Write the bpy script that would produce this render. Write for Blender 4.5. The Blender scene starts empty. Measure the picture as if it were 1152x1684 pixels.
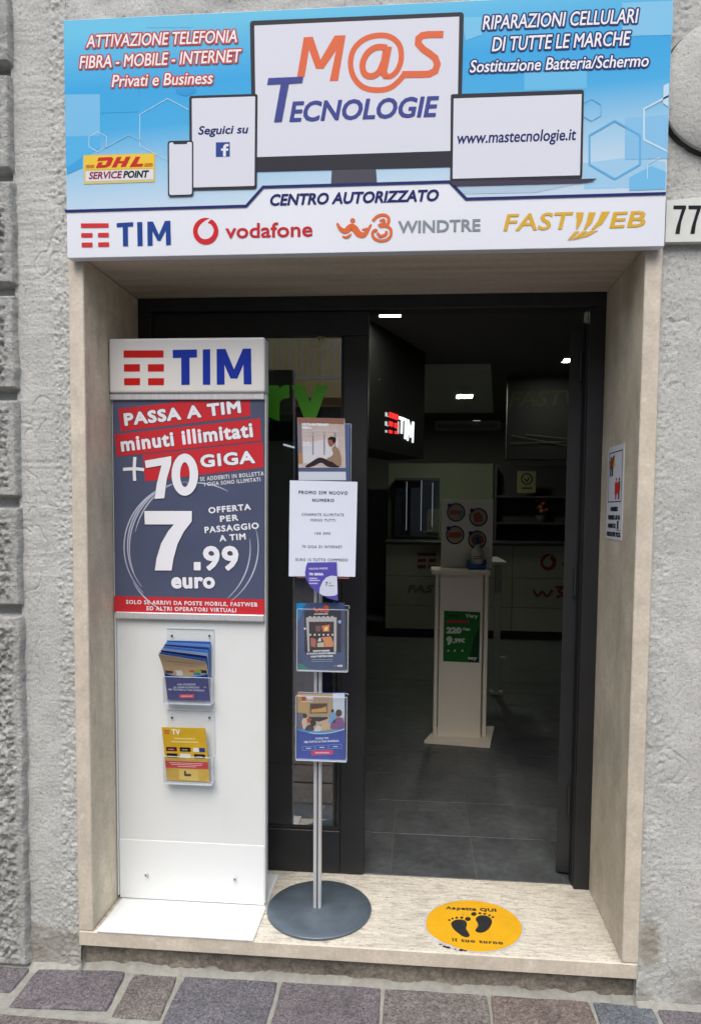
import bpy, bmesh, math, random
import numpy as np
from mathutils import Vector, Matrix
from mathutils.geometry import tessellate_polygon

random.seed(7)
S = bpy.context.scene
COL = S.collection

# ------------------------------------------------------------------ camera, sky, sun, exposure
F_PX, IW, IH = 1078.53, 1152.0, 1684.0
PCX, PCY = 607.55, 905.66                       # principal point of the (cropped) photograph
PITCH, YAW, ROLL = -0.0575, 0.0754, 0.0099
CAM = Vector((1.1172, -2.039, 1.4051))
_f = Vector((-math.sin(YAW)*math.cos(PITCH), math.cos(YAW)*math.cos(PITCH), math.sin(PITCH)))
_r = Vector((math.cos(YAW), math.sin(YAW), 0))
_u = _r.cross(_f)
RGT = _r*math.cos(ROLL) + _u*math.sin(ROLL)
UPV = -_r*math.sin(ROLL) + _u*math.cos(ROLL)
FWD = _f
cd = bpy.data.cameras.new('camera'); cam = bpy.data.objects.new('camera', cd); COL.objects.link(cam)
M4 = Matrix((RGT, UPV, -FWD)).transposed().to_4x4(); M4.translation = CAM
cam.matrix_world = M4
cd.sensor_fit = 'AUTO'; cd.sensor_width = 36.0
cd.lens = F_PX*36.0/IH
cd.shift_x = -(PCX-IW/2)/IH
cd.shift_y = (PCY-IH/2)/IH
cd.clip_start = 0.05; cd.clip_end = 300
S.camera = cam

SUN_EL, SUN_AZ = math.radians(58), math.radians(186)     # behind and above the viewer
wd = bpy.data.worlds.new('World'); S.world = wd; wd.use_nodes = True
wn = wd.node_tree
sky = wn.nodes.new('ShaderNodeTexSky'); sky.sky_type = 'NISHITA'; sky.sun_disc = False
sky.sun_elevation = SUN_EL; sky.sun_rotation = SUN_AZ
sky.air_density = 1.0; sky.dust_density = 3.5; sky.ozone_density = 1.0
bg = wn.nodes['Background']; bg.inputs['Strength'].default_value = 0.13
wn.links.new(sky.outputs[0], bg.inputs['Color'])
sd = bpy.data.lights.new('sun', 'SUN'); sd.energy = 1.25; sd.angle = math.radians(50); sd.color = (1.0, 0.975, 0.935)
sun = bpy.data.objects.new('sun', sd); COL.objects.link(sun)
_sdir = Vector((math.sin(SUN_AZ)*math.cos(SUN_EL), math.cos(SUN_AZ)*math.cos(SUN_EL), math.sin(SUN_EL)))
sun.rotation_euler = _sdir.to_track_quat('Z', 'Y').to_euler()
S.view_settings.view_transform = 'Standard'; S.view_settings.look = 'None'
S.view_settings.gamma = 1.0; S.view_settings.exposure = 0.88; S.view_settings.use_curve_mapping = False
S.cycles.max_bounces = 8; S.cycles.transparent_max_bounces = 16

# ------------------------------------------------------------------ pixel rays (for surveying the photograph onto real planes)
def ray(px, py): return FWD + RGT*((px-PCX)/F_PX) - UPV*((py-PCY)/F_PX)
def on_y(px, py, y): d = ray(px, py); return CAM + d*((y-CAM.y)/d.y)
def on_z(px, py, z=0.0): d = ray(px, py); return CAM + d*((z-CAM.z)/d.z)
def on_x(px, py, x): d = ray(px, py); return CAM + d*((x-CAM.x)/d.x)

# ------------------------------------------------------------------ materials
def lin(c): return tuple(((v/255.0)/12.92 if v/255.0 <= 0.04045 else ((v/255.0+0.055)/1.055)**2.4) for v in c)
_mats = {}
def mat(name, rgb, rough=0.5, metal=0.0, var=(), bump=(), rnd=0.0, spec=0.5, emit=None, coat=0.0):
    """var: (scale, amount, stretch, tint) tone noise; bump: (scale, distance, stretch, detail)"""
    if name in _mats: return _mats[name]
    m = bpy.data.materials.new(name); m.use_nodes = True; _mats[name] = m
    nt = m.node_tree; N = nt.nodes; L = nt.links; p = N['Principled BSDF']
    p.inputs['Roughness'].default_value = rough; p.inputs['Metallic'].default_value = metal
    p.inputs['Specular IOR Level'].default_value = spec
    p.inputs['Coat Weight'].default_value = coat; p.inputs['Coat Roughness'].default_value = 0.12
    p.inputs['Base Color'].default_value = (*rgb, 1)
    geo = N.new('ShaderNodeNewGeometry')
    def noise(scale, stretch, detail=4.0, rough_=0.55):
        mp = N.new('ShaderNodeMapping'); mp.inputs['Scale'].default_value = stretch
        L.new(geo.outputs['Position'], mp.inputs['Vector'])
        n = N.new('ShaderNodeTexNoise'); n.inputs['Scale'].default_value = scale
        n.inputs['Detail'].default_value = detail; n.inputs['Roughness'].default_value = rough_
        L.new(mp.outputs[0], n.inputs['Vector']); return n
    col = None
    if var or rnd:
        c = N.new('ShaderNodeRGB'); c.outputs[0].default_value = (*rgb, 1); col = c.outputs[0]
    for v in var:
        scale, amt = v[0], v[1]; stretch = v[2] if len(v) > 2 else (1, 1, 1); tint = v[3] if len(v) > 3 else (0, 0, 0)
        n = noise(scale, stretch)
        cr = N.new('ShaderNodeMapRange'); cr.inputs['From Min'].default_value = 0.3; cr.inputs['From Max'].default_value = 0.7
        L.new(n.outputs['Fac'], cr.inputs['Value'])
        mx = N.new('ShaderNodeMix'); mx.data_type = 'RGBA'; mx.blend_type = 'MULTIPLY'; mx.inputs['Factor'].default_value = 1
        lo = tuple(max(0.0, 1-amt*(1-t)) for t in tint); hi = tuple(1+amt*0.6 for _ in range(3))
        m2 = N.new('ShaderNodeMix'); m2.data_type = 'RGBA'; m2.inputs['A'].default_value = (*lo, 1); m2.inputs['B'].default_value = (*hi, 1)
        L.new(cr.outputs[0], m2.inputs['Factor'])
        L.new(col, mx.inputs['A']); L.new(m2.outputs['Result'], mx.inputs['B']); col = mx.outputs['Result']
    if rnd:
        oi = N.new('ShaderNodeObjectInfo'); mr = N.new('ShaderNodeMapRange')
        mr.inputs['To Min'].default_value = 1-rnd; mr.inputs['To Max'].default_value = 1+rnd
        L.new(oi.outputs['Random'], mr.inputs['Value'])
        vm = N.new('ShaderNodeVectorMath'); vm.operation = 'SCALE'
        L.new(col, vm.inputs[0]); L.new(mr.outputs[0], vm.inputs['Scale']); col = vm.outputs[0]
    if col is not None: L.new(col, p.inputs['Base Color'])
    prev = None
    for b in bump:
        scale, dist = b[0], b[1]; stretch = b[2] if len(b) > 2 else (1, 1, 1); det = b[3] if len(b) > 3 else 5.0
        n = noise(scale, stretch, det, 0.62)
        bp = N.new('ShaderNodeBump'); bp.inputs['Distance'].default_value = dist; bp.inputs['Strength'].default_value = 1.0
        L.new(n.outputs['Fac'], bp.inputs['Height'])
        if prev: L.new(prev.outputs[0], bp.inputs['Normal'])
        prev = bp
    if prev: L.new(prev.outputs[0], p.inputs['Normal'])
    if emit:
        p.inputs['Emission Color'].default_value = (*emit[0], 1); p.inputs['Emission Strength'].default_value = emit[1]
    return m
def ink(rgb, rough=0.45):
    return mat('print %d %d %d %d' % (*rgb, int(rough*100)), tuple(0.78*c for c in lin(rgb)), max(rough, 0.5), spec=0.12)        # inks on white stock of about 0.78 reflectance

def overlay(m, rgb, scale, lo, hi, stretch=(1, 1, 1), box=None, amount=1.0):
    """stains with a shape of their own: noise-thresholded patches, optionally kept to a box x0,x1,z0,z1"""
    nt = m.node_tree; N = nt.nodes; L = nt.links; p = N['Principled BSDF']
    old = p.inputs['Base Color'].links[0].from_socket
    geo = N.new('ShaderNodeNewGeometry'); mp = N.new('ShaderNodeMapping'); mp.inputs['Scale'].default_value = stretch
    L.new(geo.outputs['Position'], mp.inputs['Vector'])
    n = N.new('ShaderNodeTexNoise'); n.inputs['Scale'].default_value = scale; n.inputs['Detail'].default_value = 6; n.inputs['Roughness'].default_value = 0.65
    L.new(mp.outputs[0], n.inputs['Vector'])
    r = N.new('ShaderNodeMapRange'); r.inputs['From Min'].default_value = lo; r.inputs['From Max'].default_value = hi
    r.inputs['To Max'].default_value = amount
    src = n.outputs['Fac']
    if box:
        sp = N.new('ShaderNodeSeparateXYZ'); L.new(geo.outputs['Position'], sp.inputs[0])
        tot = None
        for ax, a, b in ((0, box[0], box[1]), (2, box[2], box[3])):
            mid, half = (a+b)/2, (b-a)/2
            s1 = N.new('ShaderNodeMath'); s1.operation = 'SUBTRACT'; L.new(sp.outputs[ax], s1.inputs[0]); s1.inputs[1].default_value = mid
            s2 = N.new('ShaderNodeMath'); s2.operation = 'DIVIDE'; L.new(s1.outputs[0], s2.inputs[0]); s2.inputs[1].default_value = half
            s3 = N.new('ShaderNodeMath'); s3.operation = 'POWER'; L.new(s2.outputs[0], s3.inputs[0]); s3.inputs[1].default_value = 2
            if tot is None: tot = s3
            else:
                s4 = N.new('ShaderNodeMath'); s4.operation = 'ADD'; L.new(tot.outputs[0], s4.inputs[0]); L.new(s3.outputs[0], s4.inputs[1]); tot = s4
        s5 = N.new('ShaderNodeMath'); s5.operation = 'MULTIPLY_ADD'; L.new(tot.outputs[0], s5.inputs[0]); s5.inputs[1].default_value = -0.35
        L.new(src, s5.inputs[2]); src = s5.outputs[0]
    L.new(src, r.inputs['Value'])
    mx = N.new('ShaderNodeMix'); mx.data_type = 'RGBA'; mx.inputs['B'].default_value = (*rgb, 1)
    L.new(r.outputs[0], mx.inputs['Factor']); L.new(old, mx.inputs['A']); L.new(mx.outputs['Result'], p.inputs['Base Color'])

def clear(name, tint, gloss_rough, body=0.0, body_col=(0.8, 0.85, 0.9), ior=1.45):
    """clear glass or acrylic sheet: see-through with Fresnel reflection and a little milky body"""
    m = bpy.data.materials.new(name); m.use_nodes = True; nt = m.node_tree; N = nt.nodes; L = nt.links
    for n in list(N):
        if n.type != 'OUTPUT_MATERIAL': N.remove(n)
    out = [n for n in N if n.type == 'OUTPUT_MATERIAL'][0]
    tr = N.new('ShaderNodeBsdfTransparent'); tr.inputs[0].default_value = (*tint, 1)
    df = N.new('ShaderNodeBsdfDiffuse'); df.inputs[0].default_value = (*body_col, 1)
    gl = N.new('ShaderNodeBsdfGlossy'); gl.inputs['Roughness'].default_value = gloss_rough
    f0 = ((ior-1)/(ior+1))**2
    lw = N.new('ShaderNodeLayerWeight'); lw.inputs['Blend'].default_value = 0.5
    pw_ = N.new('ShaderNodeMath'); pw_.operation = 'POWER'; pw_.inputs[1].default_value = 5; L.new(lw.outputs['Facing'], pw_.inputs[0])
    fr = N.new('ShaderNodeMath'); fr.operation = 'MULTIPLY_ADD'; fr.inputs[1].default_value = 1-f0; fr.inputs[2].default_value = f0; L.new(pw_.outputs[0], fr.inputs[0])
    m1 = N.new('ShaderNodeMixShader'); m1.inputs[0].default_value = body
    L.new(tr.outputs[0], m1.inputs[1]); L.new(df.outputs[0], m1.inputs[2])
    m2 = N.new('ShaderNodeMixShader'); L.new(fr.outputs[0], m2.inputs[0]); L.new(m1.outputs[0], m2.inputs[1]); L.new(gl.outputs[0], m2.inputs[2])
    L.new(m2.outputs[0], out.inputs['Surface']); return m

# ------------------------------------------------------------------ geometry collector
class Geo:
    def __init__(s): s.v = []; s.f = []; s.mi = []; s.mats = []; s.sm = []
    def idx(s, m):
        if m not in s.mats: s.mats.append(m)
        return s.mats.index(m)
    def add(s, vs, fs, m, smooth=False):
        b = len(s.v); s.v += [tuple(v) for v in vs]; k = s.idx(m)
        for f in fs: s.f.append(tuple(i+b for i in f)); s.mi.append(k); s.sm.append(smooth)
        return s
    def bm(s, bm, m, smooth=False):
        bm.verts.index_update()
        s.add([v.co[:] for v in bm.verts], [[v.index for v in f.verts] for f in bm.faces], m, smooth); bm.free(); return s
    def box(s, a, b, m, bev=0.0, seg=1):
        a, b = [min(p, q) for p, q in zip(a, b)], [max(p, q) for p, q in zip(a, b)]
        bm = bmesh.new(); bmesh.ops.create_cube(bm, size=1.0)
        for v in bm.verts: v.co = Vector([(a[i]+b[i])/2 + v.co[i]*(b[i]-a[i]) for i in range(3)])
        if bev: bmesh.ops.bevel(bm, geom=bm.edges[:], offset=bev, segments=seg, affect='EDGES', profile=0.5)
        return s.bm(bm, m)
    def tube(s, p, q, r, m, n=12, r2=None):
        p, q = Vector(p), Vector(q); d = (q-p).normalized(); a = d.orthogonal().normalized(); b = d.cross(a); r2 = r if r2 is None else r2
        vs = []
        for c, rr in ((p, r), (q, r2)):
            for i in range(n): t = 2*math.pi*i/n; vs.append(c + a*rr*math.cos(t) + b*rr*math.sin(t))
        s.add(vs, [(i, (i+1) % n, n+(i+1) % n, n+i) for i in range(n)], m, True)
        s.add(vs[:n], [tuple(range(n))[::-1]], m); s.add(vs[n:], [tuple(range(n))], m); return s
    def lathe(s, prof, c, m, n=32, sy=1.0, smooth=True):
        vs = []; fs = []
        for r, z in prof:
            for i in range(n): t = 2*math.pi*i/n; vs.append((c[0]+r*math.cos(t), c[1]+r*sy*math.sin(t), c[2]+z))
        for k in range(len(prof)-1):
            for i in range(n): fs.append((k*n+i, k*n+(i+1) % n, (k+1)*n+(i+1) % n, (k+1)*n+i))
        s.add(vs, fs, m, smooth)
        s.add(vs[:n], [tuple(range(n))[::-1]], m); s.add(vs[-n:], [tuple(range(n))], m); return s
    def ball(s, c, rad, m, seg=12):
        bm = bmesh.new(); bmesh.ops.create_uvsphere(bm, u_segments=seg, v_segments=max(6, seg*2//3), radius=1.0)
        for v in bm.verts: v.co = Vector([c[i]+v.co[i]*rad[i] for i in range(3)])
        return s.bm(bm, m, True)
    def prism(s, pts, m, top, bot):
        """closed outline pts (2-D) lifted by the functions top and bot into two faces with sides"""
        n = len(pts); A = [top(p) for p in pts]; B = [bot(p) for p in pts]
        tri = tessellate_polygon([[Vector((p[0], p[1], 0)) for p in pts]])
        s.add(A, [t for t in tri], m); s.add(B, [t[::-1] for t in tri], m)
        s.add(A+B, [(i, (i+1) % n, n+(i+1) % n, n+i) for i in range(n)], m); return s

def wloc(o):
    v = Vector((0, 0, 0))
    while o: v += o.location; o = o.parent
    return v
def build(name, g, parent=None, **props):
    off = wloc(parent)
    me = bpy.data.meshes.new(name)
    me.from_pydata([(v[0]-off.x, v[1]-off.y, v[2]-off.z) for v in g.v], [], g.f)
    for m in g.mats: me.materials.append(m)
    me.polygons.foreach_set('material_index', g.mi); me.polygons.foreach_set('use_smooth', g.sm)
    me.update()
    o = bpy.data.objects.new(name, me); COL.objects.link(o); o.parent = parent
    for k, v in props.items(): o[k] = v
    return o
def fix_normals(o):
    bm = bmesh.new(); bm.from_mesh(o.data); bmesh.ops.recalc_face_normals(bm, faces=bm.faces[:]); bm.to_mesh(o.data); bm.free(); return o
def thing(name, loc, label, cat, group=None):
    o = bpy.data.objects.new(name, None); COL.objects.link(o); o.location = loc; o.empty_display_size = 0.05
    o['label'] = label; o['category'] = cat
    if group: o['group'] = group
    return o
def tag(o, label, cat, group=None):
    o['label'] = label; o['category'] = cat
    if group: o['group'] = group
    return o

# ------------------------------------------------------------------ flat print: outlines, strokes and lettering laid on a plane
class Plane:
    def __init__(s, o, u, v): s.o = Vector(o); s.u = Vector(u).normalized(); s.v = Vector(v).normalized(); s.n = s.u.cross(s.v)
    def P(s, a, b, h=0.0): return s.o + s.u*a + s.v*b + s.n*h
    def uv(s, px, py):
        d = ray(px, py); t = (s.o-CAM).dot(s.n)/d.dot(s.n); q = CAM + d*t - s.o
        return (q.dot(s.u), q.dot(s.v))
def catmull(p, n=6, closed=False):
    out = []; N = len(p); rng = range(N if closed else N-1)
    for i in rng:
        g = (lambda k: p[k % N]) if closed else (lambda k: p[min(max(k, 0), N-1)])
        a, b, c, d = g(i-1), g(i), g(i+1), g(i+2)
        for j in range(n):
            t = j/n
            out.append(tuple(0.5*(2*b[k]+(c[k]-a[k])*t+(2*a[k]-5*b[k]+4*c[k]-d[k])*t*t+(3*b[k]-a[k]-3*c[k]+d[k])*t**3) for k in range(2)))
    if not closed: out.append(p[-1])
    return out
def arc(cx, cy, rx, ry, a0, a1, n=24, rot=0.0):
    o = []; cr, sr = math.cos(rot), math.sin(rot)
    for i in range(n+1):
        t = math.radians(a0+(a1-a0)*i/n); x, y = rx*math.cos(t), ry*math.sin(t); o.append((cx+x*cr-y*sr, cy+x*sr+y*cr))
    return o

_txt = {}
def glyphs(body, space=1.0):
    if (body, space) in _txt: return _txt[(body, space)]
    c = bpy.data.curves.new('t', 'FONT'); c.body = body; c.resolution_u = 3; c.space_character = space
    o = bpy.data.objects.new('t', c); COL.objects.link(o)
    dg = bpy.context.evaluated_depsgraph_get(); dg.update()
    me = bpy.data.meshes.new_from_object(o.evaluated_get(dg))
    bm = bmesh.new(); bm.from_mesh(me); bmesh.ops.remove_doubles(bm, verts=bm.verts[:], dist=1e-5); bm.verts.index_update()
    vs = [(v.co.x, v.co.y) for v in bm.verts]; fs = [[v.index for v in f.verts] for f in bm.faces]
    ed = [(e.verts[0].index, e.verts[1].index) for e in bm.edges if len(e.link_faces) == 1]
    bm.free(); bpy.data.objects.remove(o); bpy.data.curves.remove(c); bpy.data.meshes.remove(me)
    _txt[(body, space)] = (vs, fs, ed); return _txt[(body, space)]
CAPU = max(v[1] for v in glyphs('H')[0])

class Print:
    """collects printed shapes for ONE part lying on a plane; xf maps the caller's 2-D units to plane uv"""
    def __init__(s, plane, xf=None, each=None):
        s.p = plane; s.g = Geo(); s.xf = xf or (lambda q: plane.uv(*q)); s.each = each      # each=(name, parent): every shape becomes a part
    def flush(s):
        if s.each: build(s.each[0], s.g, s.each[1]); s.g = Geo()
        return s
    def shape(s, pts, m, h, holes=()):
        L = [[s.xf(q) for q in pts]] + [[s.xf(q) for q in hh] for hh in holes]
        flat = [q for l in L for q in l]
        tri = tessellate_polygon([[Vector((a, b, 0)) for a, b in l] for l in L])
        fs = []
        for t in tri:
            a, b, c = [flat[i] for i in t]
            fs.append(t if (b[0]-a[0])*(c[1]-a[1])-(b[1]-a[1])*(c[0]-a[0]) > 0 else t[::-1])
        s.g.add([s.p.P(a, b, h) for a, b in flat], fs, m); return s.flush()
    def rect(s, x0, y0, x1, y1, m, h): return s.shape([(x0, y0), (x1, y0), (x1, y1), (x0, y1)], m, h)
    def ell(s, cx, cy, rx, ry, m, h, n=24, rot=0.0): return s.shape(arc(cx, cy, rx, ry, 0, 360-360/n, n-1, rot), m, h)
    def rrect(s, c4, r, m, h, inner=None):
        """rounded quad from 4 corners in order; inner: second quad cut out"""
        def rnd(c, r):
            o = []
            for i in range(4):
                a, b, d = Vector(c[i-1]), Vector(c[i]), Vector(c[(i+1) % 4])
                p, q = b+(a-b).normalized()*r, b+(d-b).normalized()*r
                for k in range(5):
                    t = k/4; o.append(tuple((1-t)**2*p+2*t*(1-t)*b+t*t*q))
            return o
        s.shape(rnd(c4, r), m, h, [rnd(inner, max(r*0.5, 0.01))] if inner else ()); return s
    def ribbon(s, pts, w, m, h, closed=False, taper=None):
        """stroke of width w (caller's units, converted through the local scale)"""
        q = [Vector(s.xf(p)) for p in pts]; k = (Vector(s.xf((pts[0][0]+1, pts[0][1])))-q[0]).length
        n = len(q); L = []; R = []
        for i in range(n):
            a = q[i-1] if (i > 0 or closed) else None; b = q[(i+1) % n] if (i < n-1 or closed) else None
            d1 = (q[i]-a).normalized() if a is not None else None; d2 = (b-q[i]).normalized() if b is not None else None
            if d1 is None: d1 = d2
            if d2 is None: d2 = d1
            n1 = Vector((-d1.y, d1.x)); n2 = Vector((-d2.y, d2.x)); mm = (n1+n2)
            mm = mm.normalized() if mm.length > 1e-6 else n1
            ww = (w if taper is None else w*taper(i/(n-1)))*k/2
            mm *= ww/max(0.4, mm.dot(n1)); L.append(q[i]+mm); R.append(q[i]-mm)
        vs = [s.p.P(a.x, a.y, h) for a in L+R]
        s.g.add(vs, [(i, n+i, n+(i+1) % n, (i+1) % n) for i in range(n if closed else n-1)], m); return s.flush()
    def text(s, body, bl, br, cap, m, h, bold=0.0, shear=0.0, halo=None, up=None, space=1.0):
        """body between baseline points bl and br; cap height and bold in caller's units; halo=(material, width, material...)"""
        B0, B1 = Vector(s.xf(bl)), Vector(s.xf(br)); e = (B1-B0); ln = e.length; e.normalize()
        mid = ((bl[0]+br[0])/2, (bl[1]+br[1])/2)
        ch = (Vector(s.xf((mid[0], mid[1]-cap)))-Vector(s.xf(mid))).length; k = ch/cap
        nrm = Vector((-e.y, e.x)); r = bold*k
        if up is not None: nrm = (Vector(s.xf((mid[0]+up[0], mid[1]-up[1])))-Vector(s.xf(mid))).normalized()
        vs, fs, ed = glyphs(body, space)
        x0 = min(v[0]+shear*v[1] for v in vs); x1 = max(v[0]+shear*v[1] for v in vs)
        sx = (ln-2*r)/(x1-x0); sy = (ch-2*r)/CAPU
        Q = [B0 + e*(r+(v[0]+shear*v[1]-x0)*sx) + nrm*(r+v[1]*sy) for v in vs]
        s.g.add([s.p.P(q.x, q.y, h) for q in Q], fs, m)
        def fat(rad, mm, hh, step, per):
            for i, (a, b) in enumerate(ed):
                A, Bq = Q[a], Q[b]; d = Bq-A
                if d.length < 1e-7: continue
                d.normalize(); nn = Vector((-d.y, d.x))*rad; z = hh-(i % per)*step; dd = d*rad
                p = [A-nn*0.42-dd*0.95, A-nn, Bq-nn, Bq-nn*0.42+dd*0.95, Bq+nn*0.42+dd*0.95, Bq+nn, A+nn, A+nn*0.42-dd*0.95]
                s.g.add([s.p.P(t.x, t.y, z) for t in p], [tuple(range(8))], mm)
        if r > 0: fat(r, m, h-2e-5, 5e-6, 61)
        if halo:
            mm, w = halo; fat(r+w*k, mm, h-4.5e-4, 5e-6, 97)
        return s.flush()
    def done(s, name, parent, **kw): return build(name, s.g, parent, **kw)

# ------------------------------------------------------------------ value noise for real relief
def _hash(ix, iz, seed):
    n = (ix.astype(np.int64)*374761393 + iz.astype(np.int64)*668265263 + seed*982451653) & 0xffffffff
    n = ((n ^ (n >> 13))*1274126177) & 0xffffffff
    return ((n ^ (n >> 16)) & 0xffff)/65535.0
def vnoise(x, z, seed=0):
    ix, iz = np.floor(x), np.floor(z); fx, fz = x-ix, z-iz; fx = fx*fx*(3-2*fx); fz = fz*fz*(3-2*fz)
    a, b = _hash(ix, iz, seed), _hash(ix+1, iz, seed); c, d = _hash(ix, iz+1, seed), _hash(ix+1, iz+1, seed)
    return (a*(1-fx)+b*fx)*(1-fz)+(c*(1-fx)+d*fx)*fz
def fbm(x, z, seed=0, oct=4):
    t = 0; amp = 0.5
    for o in range(oct): t = t+amp*vnoise(x*2**o, z*2**o, seed+o*17); amp *= 0.5
    return t
def field(name, x0, x1, z0, z1, step, func, m, parent, **kw):
    nx, nz = max(2, int((x1-x0)/step)+1), max(2, int((z1-z0)/step)+1)
    X, Z = np.meshgrid(np.linspace(x0, x1, nx), np.linspace(z0, z1, nz)); Y = func(X, Z)
    g = Geo(); off = wloc(parent)
    V = np.stack([X.ravel()-off.x, Y.ravel()-off.y, Z.ravel()-off.z], 1)
    i = np.arange(nx*nz).reshape(nz, nx); Fq = np.stack([i[:-1, :-1].ravel(), i[:-1, 1:].ravel(), i[1:, 1:].ravel(), i[1:, :-1].ravel()], 1)
    me = bpy.data.meshes.new(name); me.vertices.add(len(V)); me.vertices.foreach_set('co', V.ravel())
    me.loops.add(Fq.size); me.loops.foreach_set('vertex_index', Fq.ravel().astype(np.int32))
    me.polygons.add(len(Fq)); me.polygons.foreach_set('loop_start', np.arange(0, Fq.size, 4, dtype=np.int32))
    me.polygons.foreach_set('use_smooth', np.ones(len(Fq), bool)); me.materials.append(m); me.update(); me.validate()
    o = bpy.data.objects.new(name, me); COL.objects.link(o); o.parent = parent
    for k, v in kw.items(): o[k] = v
    return o

# ------------------------------------------------------------------ shared materials
GZ = -0.145
m_plaster = mat('grey lime plaster', (0.49, 0.498, 0.472), 0.9, var=((1.6, 0.13), (12, 0.12), (120, 0.16)), bump=((90, 0.003), (300, 0.002)), spec=0.2)
overlay(m_plaster, (0.235, 0.205, 0.15), 5.0, 0.40, 0.56, box=(1.80, 1.93, -0.12, 0.24), amount=0.75)
overlay(m_plaster, (0.20, 0.185, 0.15), 7.0, 0.30, 0.48, box=(-1.2, 0.6, -0.26, 0.05), amount=0.8)
overlay(m_plaster, (0.20, 0.19, 0.16), 7.0, 0.32, 0.50, box=(1.5, 3.4, -0.27, 0.05), amount=0.75)
overlay(m_plaster, (0.30, 0.30, 0.28), 62.0, 0.56, 0.66, stretch=(0.30, 1, 2.0), amount=0.45)
overlay(m_plaster, (0.16, 0.15, 0.12), 5.0, 0.50, 0.70, box=(0.75, 1.15, 2.88, 3.02), amount=0.7)
overlay(m_plaster, (0.17, 0.17, 0.16), 95.0, 0.59, 0.65, amount=0.6)
overlay(m_plaster, (0.60, 0.60, 0.57), 2.2, 0.52, 0.70, stretch=(1.5, 1, 0.6), amount=0.45)
m_rough = mat('rough cast stone', (0.47, 0.475, 0.45), 0.95, var=((3, 0.2), (40, 0.25)), bump=((80, 0.012), (240, 0.005)), spec=0.15)
overlay(m_rough, (0.13, 0.13, 0.125), 85.0, 0.60, 0.68, amount=0.6)
m_mortar = mat('pale mortar', (0.315, 0.315, 0.28), 0.95, var=((6, 0.18), (50, 0.15)), bump=((120, 0.004),), spec=0.2)
m_dirtbase = mat('dirty masonry under the sill', (0.27, 0.24, 0.195), 0.95, var=((5, 0.3), (30, 0.3), (90, 0.3)), bump=((45, 0.01), (150, 0.004)), spec=0.15)
m_trav = mat('travertine facing', (0.56, 0.50, 0.405), 0.55, var=((5, 0.14), (16, 0.14), (90, 0.12)), bump=((120, 0.0008),))
overlay(m_trav, (0.66, 0.64, 0.60), 22.0, 0.60, 0.66, amount=0.5)
m_travin = mat('travertine reveal', (0.585, 0.51, 0.38), 0.5, var=((1.7, 0.16, (6, 6, 1.1), (-0.1, 0, 0.15)), (4, 0.20, (2, 2, 1.1)), (22, 0.10), (110, 0.12)), bump=((160, 0.0006),))
overlay(m_travin, (0.30, 0.27, 0.21), 26.0, 0.60, 0.70, stretch=(1.8, 1.8, 0.35), amount=0.6)
overlay(m_travin, (0.70, 0.68, 0.62), 9.0, 0.60, 0.72, stretch=(2, 2, 0.5), amount=0.4)
m_soffit = mat('travertine soffit', (0.54, 0.47, 0.37), 0.5, var=((2, 0.2, (0.8, 14, 14)), (50, 0.08)), bump=((160, 0.0006),))
m_sill = mat('travertine threshold', (0.665, 0.625, 0.525), 0.6, var=((3.0, 0.12, (0.8, 22, 1)), (36, 0.12, (0.4, 1.6, 1)), (150, 0.18)), bump=((90, 0.002, (0.35, 1.5, 1)),))
overlay(m_sill, (0.27, 0.25, 0.20), 42.0, 0.52, 0.62, stretch=(0.30, 1.6, 1), amount=0.55)
overlay(m_sill, (0.26, 0.24, 0.19), 95.0, 0.53, 0.64, stretch=(0.45, 1.3, 1), amount=0.7)
overlay(m_sill, (0.33, 0.30, 0.25), 4.0, 0.50, 0.72, stretch=(0.8, 1.6, 1), amount=0.45)
m_black = mat('black powder-coated aluminium', (0.013, 0.0138, 0.015), 0.45, var=((8, 0.2),), bump=((600, 0.0001),))
m_seal = mat('black rubber', (0.01, 0.01, 0.01), 0.7)
m_glass = clear('dark entrance glass', (0.72, 0.73, 0.73), 0.0, ior=2.9)
m_acr = clear('clear acrylic', (0.985, 0.99, 0.995), 0.05, 0.02, ior=1.4)
m_acredge = clear('acrylic edge', (0.75, 0.8, 0.85), 0.08, 0.55, (0.75, 0.82, 0.88))
m_white = mat('white laminate', (0.66, 0.685, 0.675), 0.35, var=((1.2, 0.03),))
m_plate = mat('white painted steel', (0.72, 0.745, 0.74), 0.4, var=((2, 0.03),))
overlay(m_white, (0.52, 0.52, 0.49), 5.0, 0.56, 0.75, stretch=(1.5, 1, 0.7), amount=0.25)
overlay(m_white, (0.35, 0.35, 0.33), 42.0, 0.70, 0.74, stretch=(0.4, 1, 1.6), amount=0.3)
overlay(m_plate, (0.45, 0.45, 0.43), 40.0, 0.68, 0.74, amount=0.35)
m_alu = mat('brushed aluminium', (0.66, 0.67, 0.68), 0.38, 0.5, var=((3, 0.1, (40, 40, 1)),))
m_disc = mat('blue-grey steel base', (0.115, 0.15, 0.185), 0.38, 0.35, var=((6, 0.25), (25, 0.1)), bump=((9, 0.0004),))
m_signw = mat('sign white film', (0.66, 0.69, 0.74), 0.3, var=((1.5, 0.03),))
m_signedge = mat('sign edge', (0.55, 0.56, 0.58), 0.4)
m_paper = mat('white paper', (0.60, 0.645, 0.74), 0.7, var=((3, 0.04),))
K = lambda r, g, b, rough=0.45: ink((r, g, b), rough)

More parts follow.
